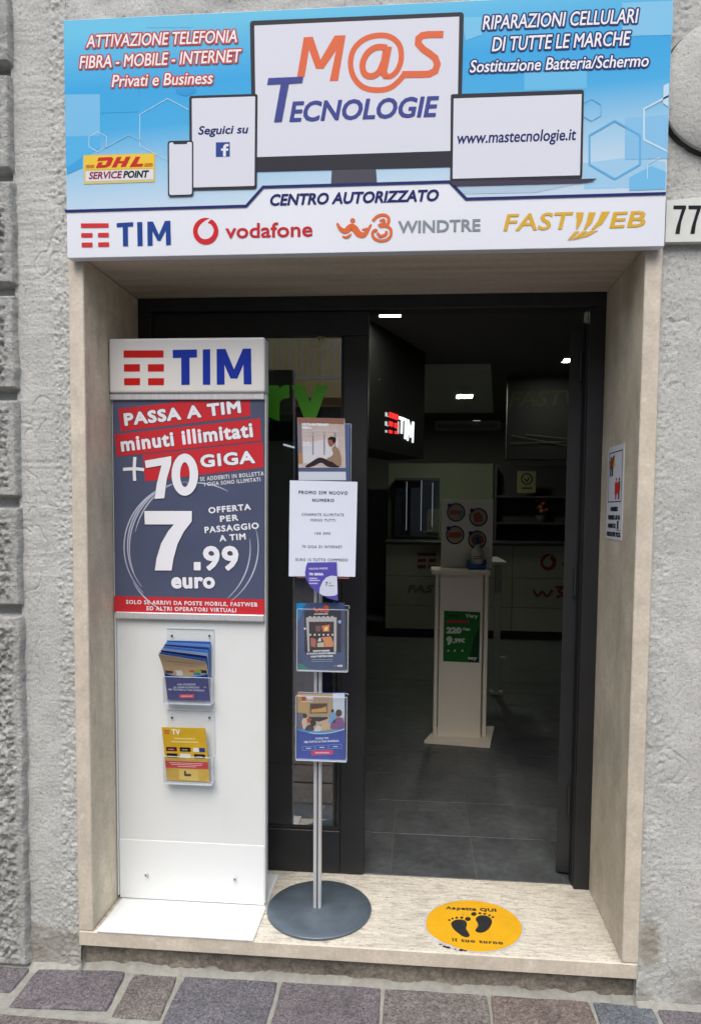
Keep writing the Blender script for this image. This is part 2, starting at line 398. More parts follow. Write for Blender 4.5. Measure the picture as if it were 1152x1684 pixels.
# ------------------------------------------------------------------ THE SETTING: pavement and street
g = Geo(); g.add([(-30, -40, GZ-0.0065), (34, -40, GZ-0.0065), (34, 0.6, GZ-0.0065), (-30, 0.6, GZ-0.0065)], [(0, 1, 2, 3)], m_mortar)
pavement = build('pavement', g, None, kind='structure')
stone_cols = [(0.217, 0.198, 0.210), (0.238, 0.210, 0.198), (0.205, 0.200, 0.222), (0.250, 0.205, 0.181), (0.201, 0.222, 0.244), (0.250, 0.229, 0.207)]
m_stones = [mat('porphyry %d' % i, c, 0.75, var=((9, 0.2), (60, 0.3), (150, 0.55), (420, 0.5)), bump=((45, 0.010), (160, 0.006)), spec=0.35) for i, c in enumerate(stone_cols)]
def stone(pts, k, lift=0.0):
    """a slab with chamfered, slightly wandering edges; pts counter-clockwise on the ground"""
    c = Vector((sum(p[0] for p in pts)/len(pts), sum(p[1] for p in pts)/len(pts))); out = []
    for i, p in enumerate(pts):
        a, b = Vector(p), Vector(pts[(i+1) % len(pts)]); nseg = 5
        for j in range(nseg):
            t = j/nseg; q = a.lerp(b, t); q += (c-q).normalized()*random.uniform(-0.0018, 0.0022); 
            if j == 0: q += (c-q).normalized()*0.0035
            out.append(q)
    n = len(out); g = Geo(); z0, z1 = GZ-0.011, GZ+lift
    lo = [(p.x, p.y, z0) for p in out]; mi = [(p.x, p.y, z1-0.004) for p in out]
    hi = [((c+(p-c)*(1-0.0035/max(0.05, (p-c).length))).x, (c+(p-c)*(1-0.0035/max(0.05, (p-c).length))).y, z1+random.uniform(-0.001, 0.001)) for p in out]
    g.add(lo+mi+hi, [(r*n+i, r*n+(i+1) % n, (r+1)*n+(i+1) % n, (r+1)*n+i) for r in (0, 1) for i in range(n)] + [tuple(range(2*n, 3*n))], m_stones[k % 6])
    return build('paving_stone', g, pavement)
def px_stone(pts, k, lift=0.0):
    w = [on_z(x, y, GZ) for x, y in pts]; P = [(q.x, q.y) for q in w]
    ar = sum(P[i][0]*P[(i+1) % len(P)][1]-P[(i+1) % len(P)][0]*P[i][1] for i in range(len(P)))
    stone(P if ar > 0 else P[::-1], k, lift)
px_stone([(-95, 1573), (54, 1588), (17, 1631), (-130, 1618)], 0)
px_stone([(62, 1594), (208, 1597), (177, 1661), (14, 1655)], 0, 0.002)
px_stone([(220, 1601), (292, 1605), (263, 1676), (183, 1670)], 5)
P_ = lambda x, y: (x, y)
def world_stone(x0, x1, y0, y1, k, j=0.006, lift=0.0):
    r = lambda: random.uniform(-j, j)
    stone([(x0+r(), y0+r()), (x1+r(), y0+r()), (x1+r(), y1+r()), (x0+r(), y1+r())], k, lift)
xs1 = [(0.362, 0.672, 2), (0.689, 1.010, 0), (1.027, 1.350, 5), (1.367, 1.675, 3), (1.692, 1.868, 4), (1.886, 2.16, 0), (2.178, 2.5, 3), (2.52, 2.86, 1), (2.88, 3.2, 2), (3.22, 3.5, 5)]
for x0, x1, k in xs1: world_stone(x0-0.003, x1+0.003, -0.185, 0.018, k, 0.004, random.uniform(-0.001, 0.002))
for x0, x1, k in [(-0.80, -0.51, 1), (-1.15, -0.82, 3), (-1.5, -1.17, 0)]: world_stone(x0, x1, -0.17, 0.004, k)
y1 = -0.199
for row in range(9):
    y0 = y1-random.uniform(0.22, 0.27); x = -1.7+random.uniform(-0.2, 0.1); n = 0
    while x < 3.6:
        w = random.uniform(0.24, 0.4); world_stone(x, x+w, y0, y1, random.randrange(6), 0.006, random.uniform(-0.001, 0.002)); x += w+0.012
    y1 = y0-0.012
# far street surface: paving whose stones cannot be told apart from here
m_street = mat('street paving', (0.15, 0.142, 0.150), 0.8, var=((3, 0.25), (25, 0.25)), bump=((50, 0.006),))
g = Geo(); g.add([(-30, -40, GZ-0.002), (34, -40, GZ-0.002), (34, y1, GZ-0.002), (-30, y1, GZ-0.002)], [(0, 1, 2, 3)], m_street)
build('street', g, None, kind='structure')

# ------------------------------------------------------------------ THE SHOP BUILDING
W, TJ, H, D = 1.82, 0.05, 2.20, 0.40
YW = 0.016
house = thing('shop_building', (0.91, 0.0, GZ), 'grey plastered building front with rusticated blocks and pale stone door surround', 'building')
def wall_relief(X, Z):
    d_l = np.where(X < 0.91, -X, X-W)                                   # distance from the door surround
    rough = np.clip((0.075-d_l)/0.025, 0, 1)                           # rough band next to the stone
    rip = (fbm(X*10, Z*95, 3, 3)-0.45)*0.0050*np.clip(fbm(X*3, Z*1.6, 8, 2)*2.4-0.55, 0.15, 1)      # trowel ripples
    rg = (fbm(X*95, Z*95, 11, 3)-0.45)*np.where(X < 0.9, 0.0105, 0.0065)
    low = np.clip((0.35-Z)/0.3, 0, 1)
    crk = np.abs(fbm(X*5+3, Z*3.2, 41, 4)-0.47); crack = -0.004*np.exp(-(crk/0.004)**2)*(fbm(X*2, Z*1.5, 77, 2) > 0.42)
    fine = (vnoise(X*160, Z*160, 5)-0.5)*0.0012
    return YW-(rip*(1-rough)*(1-low*0.6)+rg*np.clip(rough+low*0.55, 0, 1)+(fbm(X*4, Z*4, 21, 3)-0.45)*0.005+crack*0.8+fine)
field('wall', -0.185, -0.001, GZ-0.01, 3.3, 0.0030, wall_relief, m_plaster, house)
field('wall', W+0.001, 2.75, GZ-0.01, 3.3, 0.0042, wall_relief, m_plaster, house)
field('wall', -0.001, W+0.001, 2.262, 3.3, 0.009, lambda X, Z: YW-(fbm(X*18, Z*18, 31, 4)-0.45)*0.014, m_plaster, house)
g = Geo()
g.box((-1.4, 0.034, GZ-0.01), (-0.001, 0.44, 3.3), m_plaster); g.box((W+0.001, 0.034, GZ-0.01), (4.6, 0.44, 3.3), m_plaster)
g.box((-0.001, 0.05, 2.262), (W+0.001, 0.44, 3.3), m_plaster); g.box((-1.4, 0.012, 3.3), (4.6, 0.44, 7.5), m_plaster)
g.box((2.75, 0.012, GZ-0.01), (4.6, 0.0335, 3.3), m_plaster)
build('wall_core', g, house)
zj = [3.05, 2.778, 2.457, 2.103, 1.773, 1.428, 1.074]
def block_relief(z0, z1, seed, x0=-1.15, x1=-0.170, proud=0.024):
    def f(X, Z):
        wob = (fbm(X*10, Z*14, seed+5, 3)-0.45)*0.016
        e = np.minimum(np.minimum(Z-z0, z1-Z), np.minimum(x1+wob-X, X-x0))
        shoulder = np.clip(e/0.012, 0, 1); shoulder = shoulder*shoulder*(3-2*shoulder)
        boss = np.clip((e-0.030)/0.012, 0, 1)
        n = (fbm(X*88, Z*88, seed, 3)-0.42)*0.036*boss + (fbm(X*18, Z*18, seed+9, 3)-0.45)*0.010*boss+(vnoise(X*120, Z*120, seed)-0.5)*0.0025
        return 0.030-(shoulder*(proud+0.014)+n*shoulder)
    return f
for i in range(len(zj)):
    top = zj[i]-0.011; bot = (zj[i+1] if i+1 < len(zj) else GZ-0.004)+0.011
    field('rusticated_block', -1.15, -0.166, bot, top, 0.0042, block_relief(bot, top, 100+i*13), m_rough, house)
# raised round boss beside the sign
g = Geo(); cx, cz, R = 1.985, 2.643, 0.190
n = 72
def bv(r, y, wob=0.0): return [(cx+(r+random.uniform(-wob, wob))*math.cos(2*math.pi*i/n), y, cz+(r+random.uniform(-wob, wob))*math.sin(2*math.pi*i/n)) for i in range(n)]
rings = bv(R-0.012, 0.03)+bv(R-0.010, 0.014)+bv(R-0.002, 0.006, 0.0012)+bv(R, -0.004, 0.001)+bv(R-0.004, -0.0085, 0.001)+bv(R*0.5, -0.010)+bv(0.01, -0.010)
g.add(rings, [(k*n+i, k*n+(i+1) % n, (k+1)*n+(i+1) % n, (k+1)*n+i) for k in range(6) for i in range(n)]+[tuple(range(6*n, 7*n))], m_plaster, True)
boss = fix_normals(build('round_boss', g, house))
g = Geo(); rings = bv(R-0.009, 0.0165)+bv(R-0.008, 0.0075)+bv(R+0.002, 0.0085, 0.0012)+bv(R+0.006, 0.0165, 0.0015)  # dark ring round the boss: the undercut's shadow gap put in as colour
g.add(rings, [(k*n+i, k*n+(i+1) % n, (k+1)*n+(i+1) % n, (k+1)*n+i) for k in range(3) for i in range(n)], mat('painted shadow gap', (0.045, 0.05, 0.038), 0.95, var=((30, 0.4),)), True)
fix_normals(build('shadow_gap_ring', g, boss))
# stone surround
g = Geo(); g.box((0, 0, 0.0015), (TJ, D+0.02, H), m_trav, 0.003); jl = build('jamb', g, house)
g = Geo(); g.box((W-TJ, 0, 0.0015), (W, D+0.02, H), m_trav, 0.003); jr = build('jamb', g, house)
for j, xa in ((jl, TJ), (jr, W-TJ)):                                   # polished inner faces carry the vein running upright
    j.data.materials.append(m_travin)
    for p in j.data.polygons:
        if abs(p.normal.x) > 0.9 and abs(p.center.x+wloc(j).x-xa) < 0.01: p.material_index = 1
g = Geo(); g.box((0, 0, H+0.001), (W, D+0.02, H+0.06), m_soffit, 0.002); build('lintel', g, house)
g = Geo(); g.box((0, 0, -0.0527), (W, 0.436, 0), m_sill, 0.004); th = build('threshold', g, house)
th.data.materials.append(m_trav)
for p in th.data.polygons:
    if p.normal.y < -0.5: p.material_index = 1
g = Geo(); random.seed(3)
field('sill_base', -0.004, W+0.004, GZ-0.01, -0.05, 0.006, lambda X, Z: 0.042-(fbm(X*16, Z*30, 55, 4)-0.45)*0.016-(vnoise(X*90, Z*90, 4)-0.5)*0.004, m_dirtbase, house)
field('mortar_fillet', -1.2, 2.75, GZ-0.012, GZ+0.022, 0.006, lambda X, Z: np.where((X > 0) & (X < W), 0.050, 0.024)-np.clip((GZ+0.022-Z)/0.034, 0, 1)*0.034-(fbm(X*9, Z*12, 66, 3)-0.45)*0.012, m_mortar, house)

# house number
g = Geo(); pl = Plane((0, -0.006, 0), (1, 0, 0), (0, 0, 1))
num = thing('house_number_plate', (1.95, -0.006, 2.27), 'white stone plate with the black house number 77 beside the sign', 'number plate')
m_nplate = mat('white marble plate', (0.60, 0.62, 0.58), 0.45, var=((5, 0.06), (30, 0.06)))
P0, P1 = on_y(1091.5, 330, -0.006), on_y(1091.5, 398, -0.006)
top = [(1.823, P0.z), (1.86, P0.z+0.003), (1.90, P0.z+0.007), (2.08, P0.z+0.007), (2.08, P1.z-0.002), (1.823, P1.z)]
g.prism(top, m_nplate, lambda p: (p[0], -0.006, p[1]), lambda p: (p[0], 0.014, p[1])); fix_normals(build('plate', g, num))
for dx in (0, 24.7):
    q = Print(pl); s7 = lambda x, y: (1080+x/15.306+dx, 310+y/15.309)
    q.shape([s7(*p) for p in [(400, 430), (722, 428), (718, 500), (650, 680), (595, 870), (555, 1145), (445, 1145), (480, 960), (540, 770), (612, 525), (402, 524)]], K(30, 34, 38), 0.0006)
    q.done('digit', num)

# ------------------------------------------------------------------ THE SHOP SIGN
YS = -0.035
sp = Plane((0, YS, 0), (1, 0, 0), (0, 0, 1))
sign = thing('shop_sign', (0.91, YS, 2.18), 'wide blue and white shop fascia sign with computer and phone pictures over the door', 'sign')
sx0, sx1, sz0, sz1 = 0.0179, 1.811, 2.184, 2.8908
g = Geo(); g.box((sx0, YS, sz0), (sx1, -0.006, sz1), m_signw, 0.0015); build('panel', g, sign)
g = Geo()
for x in (0.35, 1.45): g.box((x, -0.0055, sz0+0.09), (x+0.05, 0.03, sz1-0.05), m_alu)
build('mounting_batten', g, sign)
# blue printed field: a colour gradient printed on film
m_blue = bpy.data.materials.new('sky blue print'); m_blue.use_nodes = True
nt = m_blue.node_tree; p = nt.nodes['Principled BSDF']; p.inputs['Roughness'].default_value = 0.5; p.inputs['Specular IOR Level'].default_value = 0.12
geo = nt.nodes.new('ShaderNodeNewGeometry'); sep = nt.nodes.new('ShaderNodeSeparateXYZ'); nt.links.new(geo.outputs['Position'], sep.inputs[0])
mr = nt.nodes.new('ShaderNodeMapRange'); mr.inputs['From Min'].default_value = 2.31; mr.inputs['From Max'].default_value = 2.89
nt.links.new(sep.outputs[2], mr.inputs['Value'])
ax_ = nt.nodes.new('ShaderNodeMath'); ax_.operation = 'MULTIPLY_ADD'; ax_.inputs[1].default_value = -0.10; nt.links.new(sep.outputs[0], ax_.inputs[0]); nt.links.new(mr.outputs[0], ax_.inputs[2])
cr = nt.nodes.new('ShaderNodeValToRGB'); nt.links.new(ax_.outputs[0], cr.inputs[0])
els = cr.color_ramp.elements; els[0].position = -0.0; els[0].color = (*[0.78*v for v in lin((205, 228, 245))], 1); els[1].position = 0.92; els[1].color = (*[0.78*v for v in lin((112, 205, 240))], 1)
for pos, c in ((0.22, (160, 210, 240)), (0.42, (75, 180, 235)), (0.62, (60, 175, 235)), (0.8, (95, 192, 238))):
    e = els.new(pos); e.color = (*[0.78*v for v in lin(c)], 1)
nt.links.new(cr.outputs[0], p.inputs['Base Color'])
c1 = lambda x, y: (90+x/2.1736, y/2.1727)            # measured on enlargements of the left and right half
c2 = lambda x, y: (600+x/2.087, y/2.0864)
line_top = [(107.5, 347.7), (405, 339.2), (432.7, 308), (739, 299.3), (766, 327.6), (1093.5, 318.5)]
q = Print(sp); z_ = lambda px, py: sp.uv(px, py)
x_ = Print(sp, lambda t: t)
LL = [z_(*t) for t in line_top]; LL[0] = (sx0+0.001, LL[0][1]); LL[-1] = (sx1-0.001, LL[-1][1])
x_.shape(LL+[(sx1-0.001, sz1-0.002), (sx0+0.001, sz1-0.002)], m_blue, 0.0004); x_.done('blue_print', sign)
# paler squares and hexagons of the background picture
q = Print(sp, each=('background_square', sign))
q.shape([c1(38, 338), c1(163, 337), c1(163, 485), c1(40, 488)], K(125, 198, 240), 0.0008)
q.shape([c1(40, 488), c1(163, 485), c1(163, 530), c1(41, 600)], K(88, 186, 238), 0.0008)
q.shape([c1(330, 70), c1(490, 62), c1(490, 98), c1(330, 100)], K(112, 203, 240), 0.0008)
q.shape([c1(165, 300), c1(300, 296), c1(300, 400), c1(165, 405)], K(66, 176, 234), 0.0008)
q.shape([c1(432, 318), c1(505, 316), c1(505, 330), c1(470, 345), c1(435, 335)], K(50, 160, 225), 0.0009)
q.shape([c2(330, 60), c2(400, 58), c2(400, 120), c2(345, 140)], K(125, 204, 242), 0.0008)
q.shape([c2(890, 405), c2(1038, 395), c2(1036, 545), c2(890, 548)], K(140, 200, 240), 0.0010)
q.shape([c2(880, 10), c2(1055, 3), c2(1053, 120), c2(880, 125)], K(135, 205, 242), 0.0008)
q.shape([c2(545, 250), c2(760, 243), c2(760, 305), c2(545, 312)], K(108, 196, 240), 0.0008)
q.shape([c2(745, 560), c2(905, 540), c2(1030, 555), c2(1029, 640), c2(750, 650)], K(165, 212, 242), 0.0006)
q.shape([c2(905, 610), c2(980, 570), c2(1030, 590), c2(1028, 650), c2(905, 655)], K(120, 195, 240), 0.0012)
q.shape([c1(44, 600), c1(100, 560), c1(100, 600), c1(45, 625)], K(70, 170, 230), 0.0009)
q = Print(sp, each=('hexagon', sign)); hl = K(205, 236, 250); hd = K(100, 185, 235)
def hexa(cf, cx, cy, r, w, m, h, part=None, rot=30):
    pts = [cf(cx+r*math.cos(math.radians(60*i+rot)), cy+r*math.sin(math.radians(60*i+rot))) for i in range(6)]
    if part is None: q.ribbon(pts, w, m, h, True)
    else: q.ribbon([pts[i % 6] for i in part], w, m, h)
hexa(c1, 155, 507, 36, 0.9, hl, 0.0012)
q.ribbon([c1(*t) for t in [(478, 392), (404, 353), (305, 410), (305, 522), (402, 572)]], 1.0, hl, 0.0012)
q.ribbon([c1(*t) for t in [(180, 530), (265, 482), (310, 505)]], 1.6, K(135, 206, 243), 0.0012)
hexa(c2, 855, 515, 100, 3.0, hd, 0.0014)
q.ribbon([c2(*t) for t in [(1040, 330), (955, 375), (955, 480), (1035, 520)]], 3.0, hl, 0.0016)
hexa(c2, 775, 378, 38, 1.2, K(110, 195, 240), 0.0016)
q.shape([c2(*t) for t in [(1041, 285), (1022, 295), (1020, 355), (1038, 368)]], K(200, 232, 250), 0.0016)
hexa(c2, 1010, 590, 50, 1.2, hl, 0.0018, (2, 3, 4))
navy = K(34, 44, 108); dark = K(50, 50, 60); scr = K(226, 230, 240)
q = Print(sp); q.ribbon(line_top, 4.2, navy, 0.0019); q.done('navy_line', sign)
# computer monitor picture
q = Print(sp)
q.shape([(545.5, 279.5), (617.7, 277), (619.5, 301), (544, 305)], K(80, 80, 92), 0.0016)
q.rrect([(411, 35.2), (762, 20.6), (755.5, 274.5), (416, 283)], 6, dark, 0.0020)
q.shape([(418.5, 43), (754.5, 28.2), (750.5, 248.5), (421.5, 259)], scr, 0.0023)
q.done('monitor_picture', sign)
# logo on the screen
c3 = lambda x, y: (400+x/3.0316, 20+y/3.03)
orange = K(232, 112, 72); blue_l = K(66, 76, 150)
q = Print(sp)
q.shape([c3(*t) for t in [(302, 128), (347, 126), (385, 240), (455, 120), (510, 118), (472, 345), (430, 347), (462, 195), (400, 285), (362, 285), (328, 190), (306, 325), (268, 327)]], orange, 0.0027)
q.ribbon([c3(*t) for t in catmull([(708, 190), (700, 240), (692, 290), (702, 318), (735, 322), (768, 290), (786, 235), (778, 170), (735, 128), (670, 119), (600, 140), (550, 190), (534, 260), (552, 330), (600, 378), (670, 391), (730, 380), (775, 345), (800, 314)], 5)], 27/3.03, orange, 0.0027)
q.ribbon([c3(*t) for t in [(790, 314), (820, 313.5), (880, 313), (925, 311), (955, 296), (966, 262), (955, 232), (925, 208), (895, 188), (870, 160), (872, 135), (890, 120), (920, 115), (996, 114)]], 33/3.03, orange, 0.0029)
q.ribbon([c3(*t) for t in catmull([(715, 180), (665, 178), (620, 205), (594, 260), (604, 310), (640, 322), (676, 300), (702, 240)], 5)], 30/3.03, orange, 0.0031)
q.ribbon([c3(*t) for t in [(725, 175), (700, 300), (712, 330)]], 30/3.03, orange, 0.0033)
q.shape([c3(*t) for t in [(126, 332), (300, 325), (294, 356), (228, 360), (193, 549), (154, 551), (188, 361), (120, 365)]], blue_l, 0.0036)
q.done('screen_logo', sign)
q = Print(sp)
q.text('ECNOLOGIE', c3(230, 551), c3(974, 524), 34, blue_l, 0.0030, bold=1.35, shear=0.2, up=(0.0, 1))
q.done('lettering', sign)
# tablet, phone, laptop pictures
q = Print(sp)
q.rrect([(311.7, 158.7), (424, 155.2), (422.5, 311), (313, 313.5)], 4.5, dark, 0.0029)
q.rrect([(316, 163), (420, 159.6), (418.7, 306.5), (317, 309.2)], 2, scr, 0.0032)
q.done('tablet_picture', sign)
q = Print(sp); q.text('Seguici su', c1(514, 484), c1(693, 479), 14.2, navy, 0.0036, bold=0.55, shear=0.18); q.done('lettering', sign)
q = Print(sp); q.shape([c1(577, 511), c1(627, 510), c1(627, 562), c1(577, 563)], K(45, 75, 150), 0.0036)
q.shape([c1(*t) for t in [(603, 562), (603, 541), (596, 541), (596, 533), (603, 533), (604, 524), (611, 517), (623, 517), (623, 525), (615, 526), (613, 533), (622, 533), (621, 541), (613, 541), (613, 562)]], K(235, 238, 245), 0.0039)
q.done('social_emblem', sign)
q = Print(sp); q.rrect([(276.5, 233), (318.7, 232), (318.6, 323), (277, 324.3)], 5, dark, 0.0036)
q.rrect([(279, 235.5), (316.4, 234.6), (316.3, 320.7), (279.3, 321.8)], 3.5, scr, 0.0039)
q.shape([(285, 235), (309, 234.5), (308, 238), (287, 238.5)], dark, 0.0042); q.done('phone_picture', sign)
q = Print(sp)
q.rrect([(740.5, 155.8), (959, 148.5), (956.2, 293.5), (739.5, 300)], 4, dark, 0.0026)
q.shape([(745.3, 163), (955.3, 155.8), (952.3, 289), (743.5, 294.8)], scr, 0.0029)
q.shape([(738.5, 299), (980.5, 294.5), (972, 299), (955, 301.3), (745, 306.5)], K(70, 66, 82), 0.0032)
q.shape([(745, 307.2), (950, 302.3), (880, 317), (756, 319.5)], K(186, 210, 230), 0.0010)
q.done('laptop_picture', sign)
q = Print(sp); q.text('www.mastecnologie.it', c2(315, 496), c2(722, 483), 19.5, navy, 0.0033, bold=0.45, shear=0.14); q.done('lettering', sign)
# parcel badge
q = Print(sp); e4 = lambda x, y: (120+x/5.486, 240+y/5.49)
q.shape([e4(97, 85), e4(742, 66), e4(742, 326), e4(100, 348)], K(220, 205, 125), 0.0013)
q.shape([e4(106, 94), e4(734, 75), e4(734, 205), e4(107, 218)], K(245, 208, 66), 0.0016)
q.shape([e4(118, 232), e4(727, 210), e4(727, 304), e4(120, 324)], K(232, 232, 238), 0.0016)
q.done('badge', sign)
q = Print(sp); red = K(205, 45, 42)
q.shape([e4(*t) for t in [(235, 108), (350, 102), (368, 118), (340, 182), (305, 198), (208, 203), (232, 152), (272, 150), (262, 175), (298, 172), (318, 134), (222, 140)]], red, 0.0020)
q.shape([e4(*t) for t in [(400, 103), (442, 101), (424, 140), (462, 138), (482, 100), (525, 98), (478, 192), (432, 194), (450, 160), (412, 161), (396, 196), (352, 198)]], red, 0.0020)
q.shape([e4(*t) for t in [(570, 101), (612, 99), (578, 165), (640, 162), (628, 190), (512, 194)]], red, 0.0020)
for y in (0, 11, 22):
    q.shape([e4(120, 177+y), e4(200-y*0.3, 174+y), e4(198-y*0.3, 179+y), e4(120, 182+y)], red, 0.0020)
    q.shape([e4(652-y*0.3, 162+y), e4(722, 159+y), e4(722, 164+y), e4(650-y*0.3, 167+y)], red, 0.0020)
q.done('badge_emblem', sign)
q = Print(sp, each=('lettering', sign))
q.text('SERVICE', e4(146, 304), e4(450, 294), 12, K(140, 35, 70), 0.0020, bold=0.5, shear=0.22)
q.text('POINT', e4(456, 294), e4(690, 288), 12, K(30, 32, 40), 0.0020, bold=0.65, shear=0.22)
# text blocks
wht = K(250, 251, 253); halo_r = (K(200, 74, 68), 2.5); halo_b = (K(44, 58, 122), 2.6)
for body, bl, br, cap in (('ATTIVAZIONE TELEFONIA', c1(114, 172), c1(652, 153), 20.6), ('FIBRA - MOBILE - INTERNET', c1(90, 247), c1(668, 223), 20.8), ('Privati e Business', c1(205, 313), c1(566, 301), 20.2)):
    q = Print(sp); q.text(body, bl, br, cap, wht, 0.0022, bold=0.34, shear=0.18, halo=halo_r); q.done('lettering', sign)
for body, bl, br, cap in (('RIPARAZIONI CELLULARI', c2(402, 104), c2(936, 80), 23.2), ('DI TUTTE LE MARCHE', c2(434, 178), c2(909, 157), 23.4), ('Sostituzione Batteria/Schermo', c2(358, 251), c2(971, 230), 20.5)):
    q = Print(sp); q.text(body, bl, br, cap, wht, 0.0022, bold=0.34, shear=0.18, halo=halo_b); q.done('lettering', sign)
q = Print(sp); q.text('CENTRO AUTORIZZATO', (444, 338.8), (721, 330.8), 19.2, navy, 0.0012, bold=0.9, shear=0.2); q.done('lettering', sign)
# operators
def bars_px(q, f, m, h, rows):
    for row in rows:
        for x0, y0, x1, y1 in row: q.rrect([f(x0, y0), f(x1, y0-0.6), f(x1, y1-0.6), f(x0, y1)], 1.2, m, h)
d1 = lambda x, y: (100+x/2.504, 330+y/2.5)
q = Print(sp, each=('emblem_bar', sign)); tred = K(218, 52, 56); tblue = K(32, 70, 150)
bars_px(q, d1, tred, 0.0012, [[(84, 94, 198, 112)], [(85, 134, 132, 152), (154, 133, 199, 151)], [(87, 173, 132, 192), (155, 172, 200, 190)]])
q = Print(sp, each=('letter', sign))
q.shape([d1(*t) for t in [(231, 93), (299, 89), (299, 106), (277, 107), (278, 187), (257, 188), (256, 108), (231, 110)]], tblue, 0.0012)
q.shape([d1(*t) for t in [(315, 89), (336, 88), (338, 186), (317, 187)]], tblue, 0.0012)
q.shape([d1(*t) for t in [(357, 87), (380, 86), (405, 140), (429, 84), (452, 83), (454, 182), (434, 183), (433, 122), (411, 165), (399, 165), (378, 125), (379, 185), (358, 186)]], tblue, 0.0012)
q = Print(sp); vred = K(214, 40, 46)
q.ell(*d1(597, 126), 20.8, 22, vred, 0.0012, 40)
q.shape([d1(*t) for t in catmull([(622, 74), (598, 82), (572, 105), (565, 133), (580, 155), (603, 158), (623, 145), (630, 122), (620, 100), (606, 92)], 5, True)], K(232, 236, 245), 0.0015)
q.done('emblem', sign)
q = Print(sp); q.text('vodafone', d1(678, 156), d1(1036, 148), 24.5, K(200, 45, 55), 0.0012, bold=0.75); q.done('lettering', sign)
d2 = lambda x, y: (540+x/4.114, 340+y/4.11)
q = Print(sp); wor = K(228, 112, 62)
tp = lambda t: 0.45+1.0*math.sin(math.pi*min(1, t*1.05))
q.ribbon([d2(*t) for t in catmull([(58, 112), (80, 150), (115, 165), (150, 138), (178, 150), (205, 185), (240, 190), (268, 155), (288, 118)], 5)], 7.4, wor, 0.0012, taper=tp)
q.ribbon([d2(*t) for t in catmull([(92, 200), (118, 208), (140, 198), (155, 182)], 4)], 3.0, wor, 0.0014, taper=tp)
q.ribbon([d2(*t) for t in catmull([(225, 156), (245, 154), (262, 144)], 4)], 2.6, wor, 0.0014, taper=tp)
q.ell(*d2(163, 94), 4.2, 4, wor, 0.0012, 16)
q.ribbon([d2(*t) for t in catmull([(298, 98), (330, 66), (372, 56), (402, 72), (405, 105), (385, 128), (345, 134)], 5)], 5.0, wor, 0.0012)
q.ribbon([d2(*t) for t in catmull([(345, 98), (372, 88), (376, 108), (335, 128)], 5)], 3.8, wor, 0.0014)
q.ribbon([d2(*t) for t in catmull([(385, 128), (418, 150), (420, 195), (390, 225), (345, 230), (308, 212), (296, 180), (312, 160), (330, 165)], 5)], 4.6, wor, 0.0016)
q.ribbon([d2(*t) for t in catmull([(330, 178), (350, 200), (385, 188), (392, 165)], 5)], 4.6, wor, 0.0018)
q.done('emblem', sign)
q = Print(sp); q.text('WINDTRE', d2(470, 180), d2(1025, 166), 20, K(142, 150, 160), 0.0012, bold=0.7); q.done('lettering', sign)
d3 = lambda x, y: (540+x/2.057, 330+y/2.056); gold = K(226, 180, 62)
q = Print(sp, each=('lettering', sign)); q.text('FAST', d3(590, 104), d3(826, 96), 28, gold, 0.0012, bold=0.7, shear=0.18)
q.text('EB', d3(948, 94), d3(1070, 89), 26.5, gold, 0.0012, bold=0.8, shear=0.16)
q = Print(sp, each=('emblem_stroke', sign))
for a in ([(836, 40), (862, 40), (856, 68), (842, 96), (835, 96), (838, 68)], [(878, 40), (902, 40), (890, 74), (868, 98), (860, 98), (872, 70)], [(922, 38), (950, 37), (925, 78), (895, 98), (886, 98), (910, 68)],
          [(832, 104), (848, 104), (828, 122), (806, 136), (812, 126)], [(856, 104), (876, 103), (850, 122), (808, 137), (838, 120)], [(882, 103), (912, 101), (872, 122), (818, 136), (855, 121)]):
    q.shape([d3(*t) for t in a], gold, 0.0012)

# ------------------------------------------------------------------ THE FLOOR DISPLAY BOARD
YB = 0.180
board = thing('display_board', (0.322, 0.18, 0), 'tall white floor display board with lit header and red and blue offer poster', 'display stand')
bx0, bx1 = 0.0525, 0.5925
g = Geo(); g.box((bx0+0.004, YB+0.004, 0.012), (bx1-0.004, YB+0.030, 1.70), m_white, 0.003); build('back_panel', g, board)
g = Geo(); g.box((bx0+0.006, YB+0.0012, 0.010), (bx1-0.006, YB+0.0038, 0.226), m_plate, 0.0006); build('kick_panel', g, board)
g = Geo()
g.box((bx0+0.012, -0.004, 0.0008), (bx1+0.002, YB-0.004, 0.0068), m_plate, 0.0012)
g.box((bx0+0.012, YB+0.034, 0.0008), (bx1+0.002, 0.388, 0.0068), m_plate, 0.0012)
g.box((bx0+0.012, YB-0.0035, 0.0008), (bx1-0.002, YB+0.0335, 0.0068), m_plate)
g.box((bx1-0.012, YB+0.031, 0.0068), (bx1-0.006, 0.38, 0.01), m_plate)
build('base_plate', g, board)
for px, py in ((242, 1437), (387, 1444)):
    c = on_y(px, py, YB); g = Geo(); g.tube((c.x, YB+0.001, c.z), (c.x, YB-0.010, c.z), 0.0055, m_alu, 10); g.tube((c.x, YB-0.0102, c.z), (c.x, YB-0.0115, c.z), 0.0025, m_black, 6); build('screw', g, board)
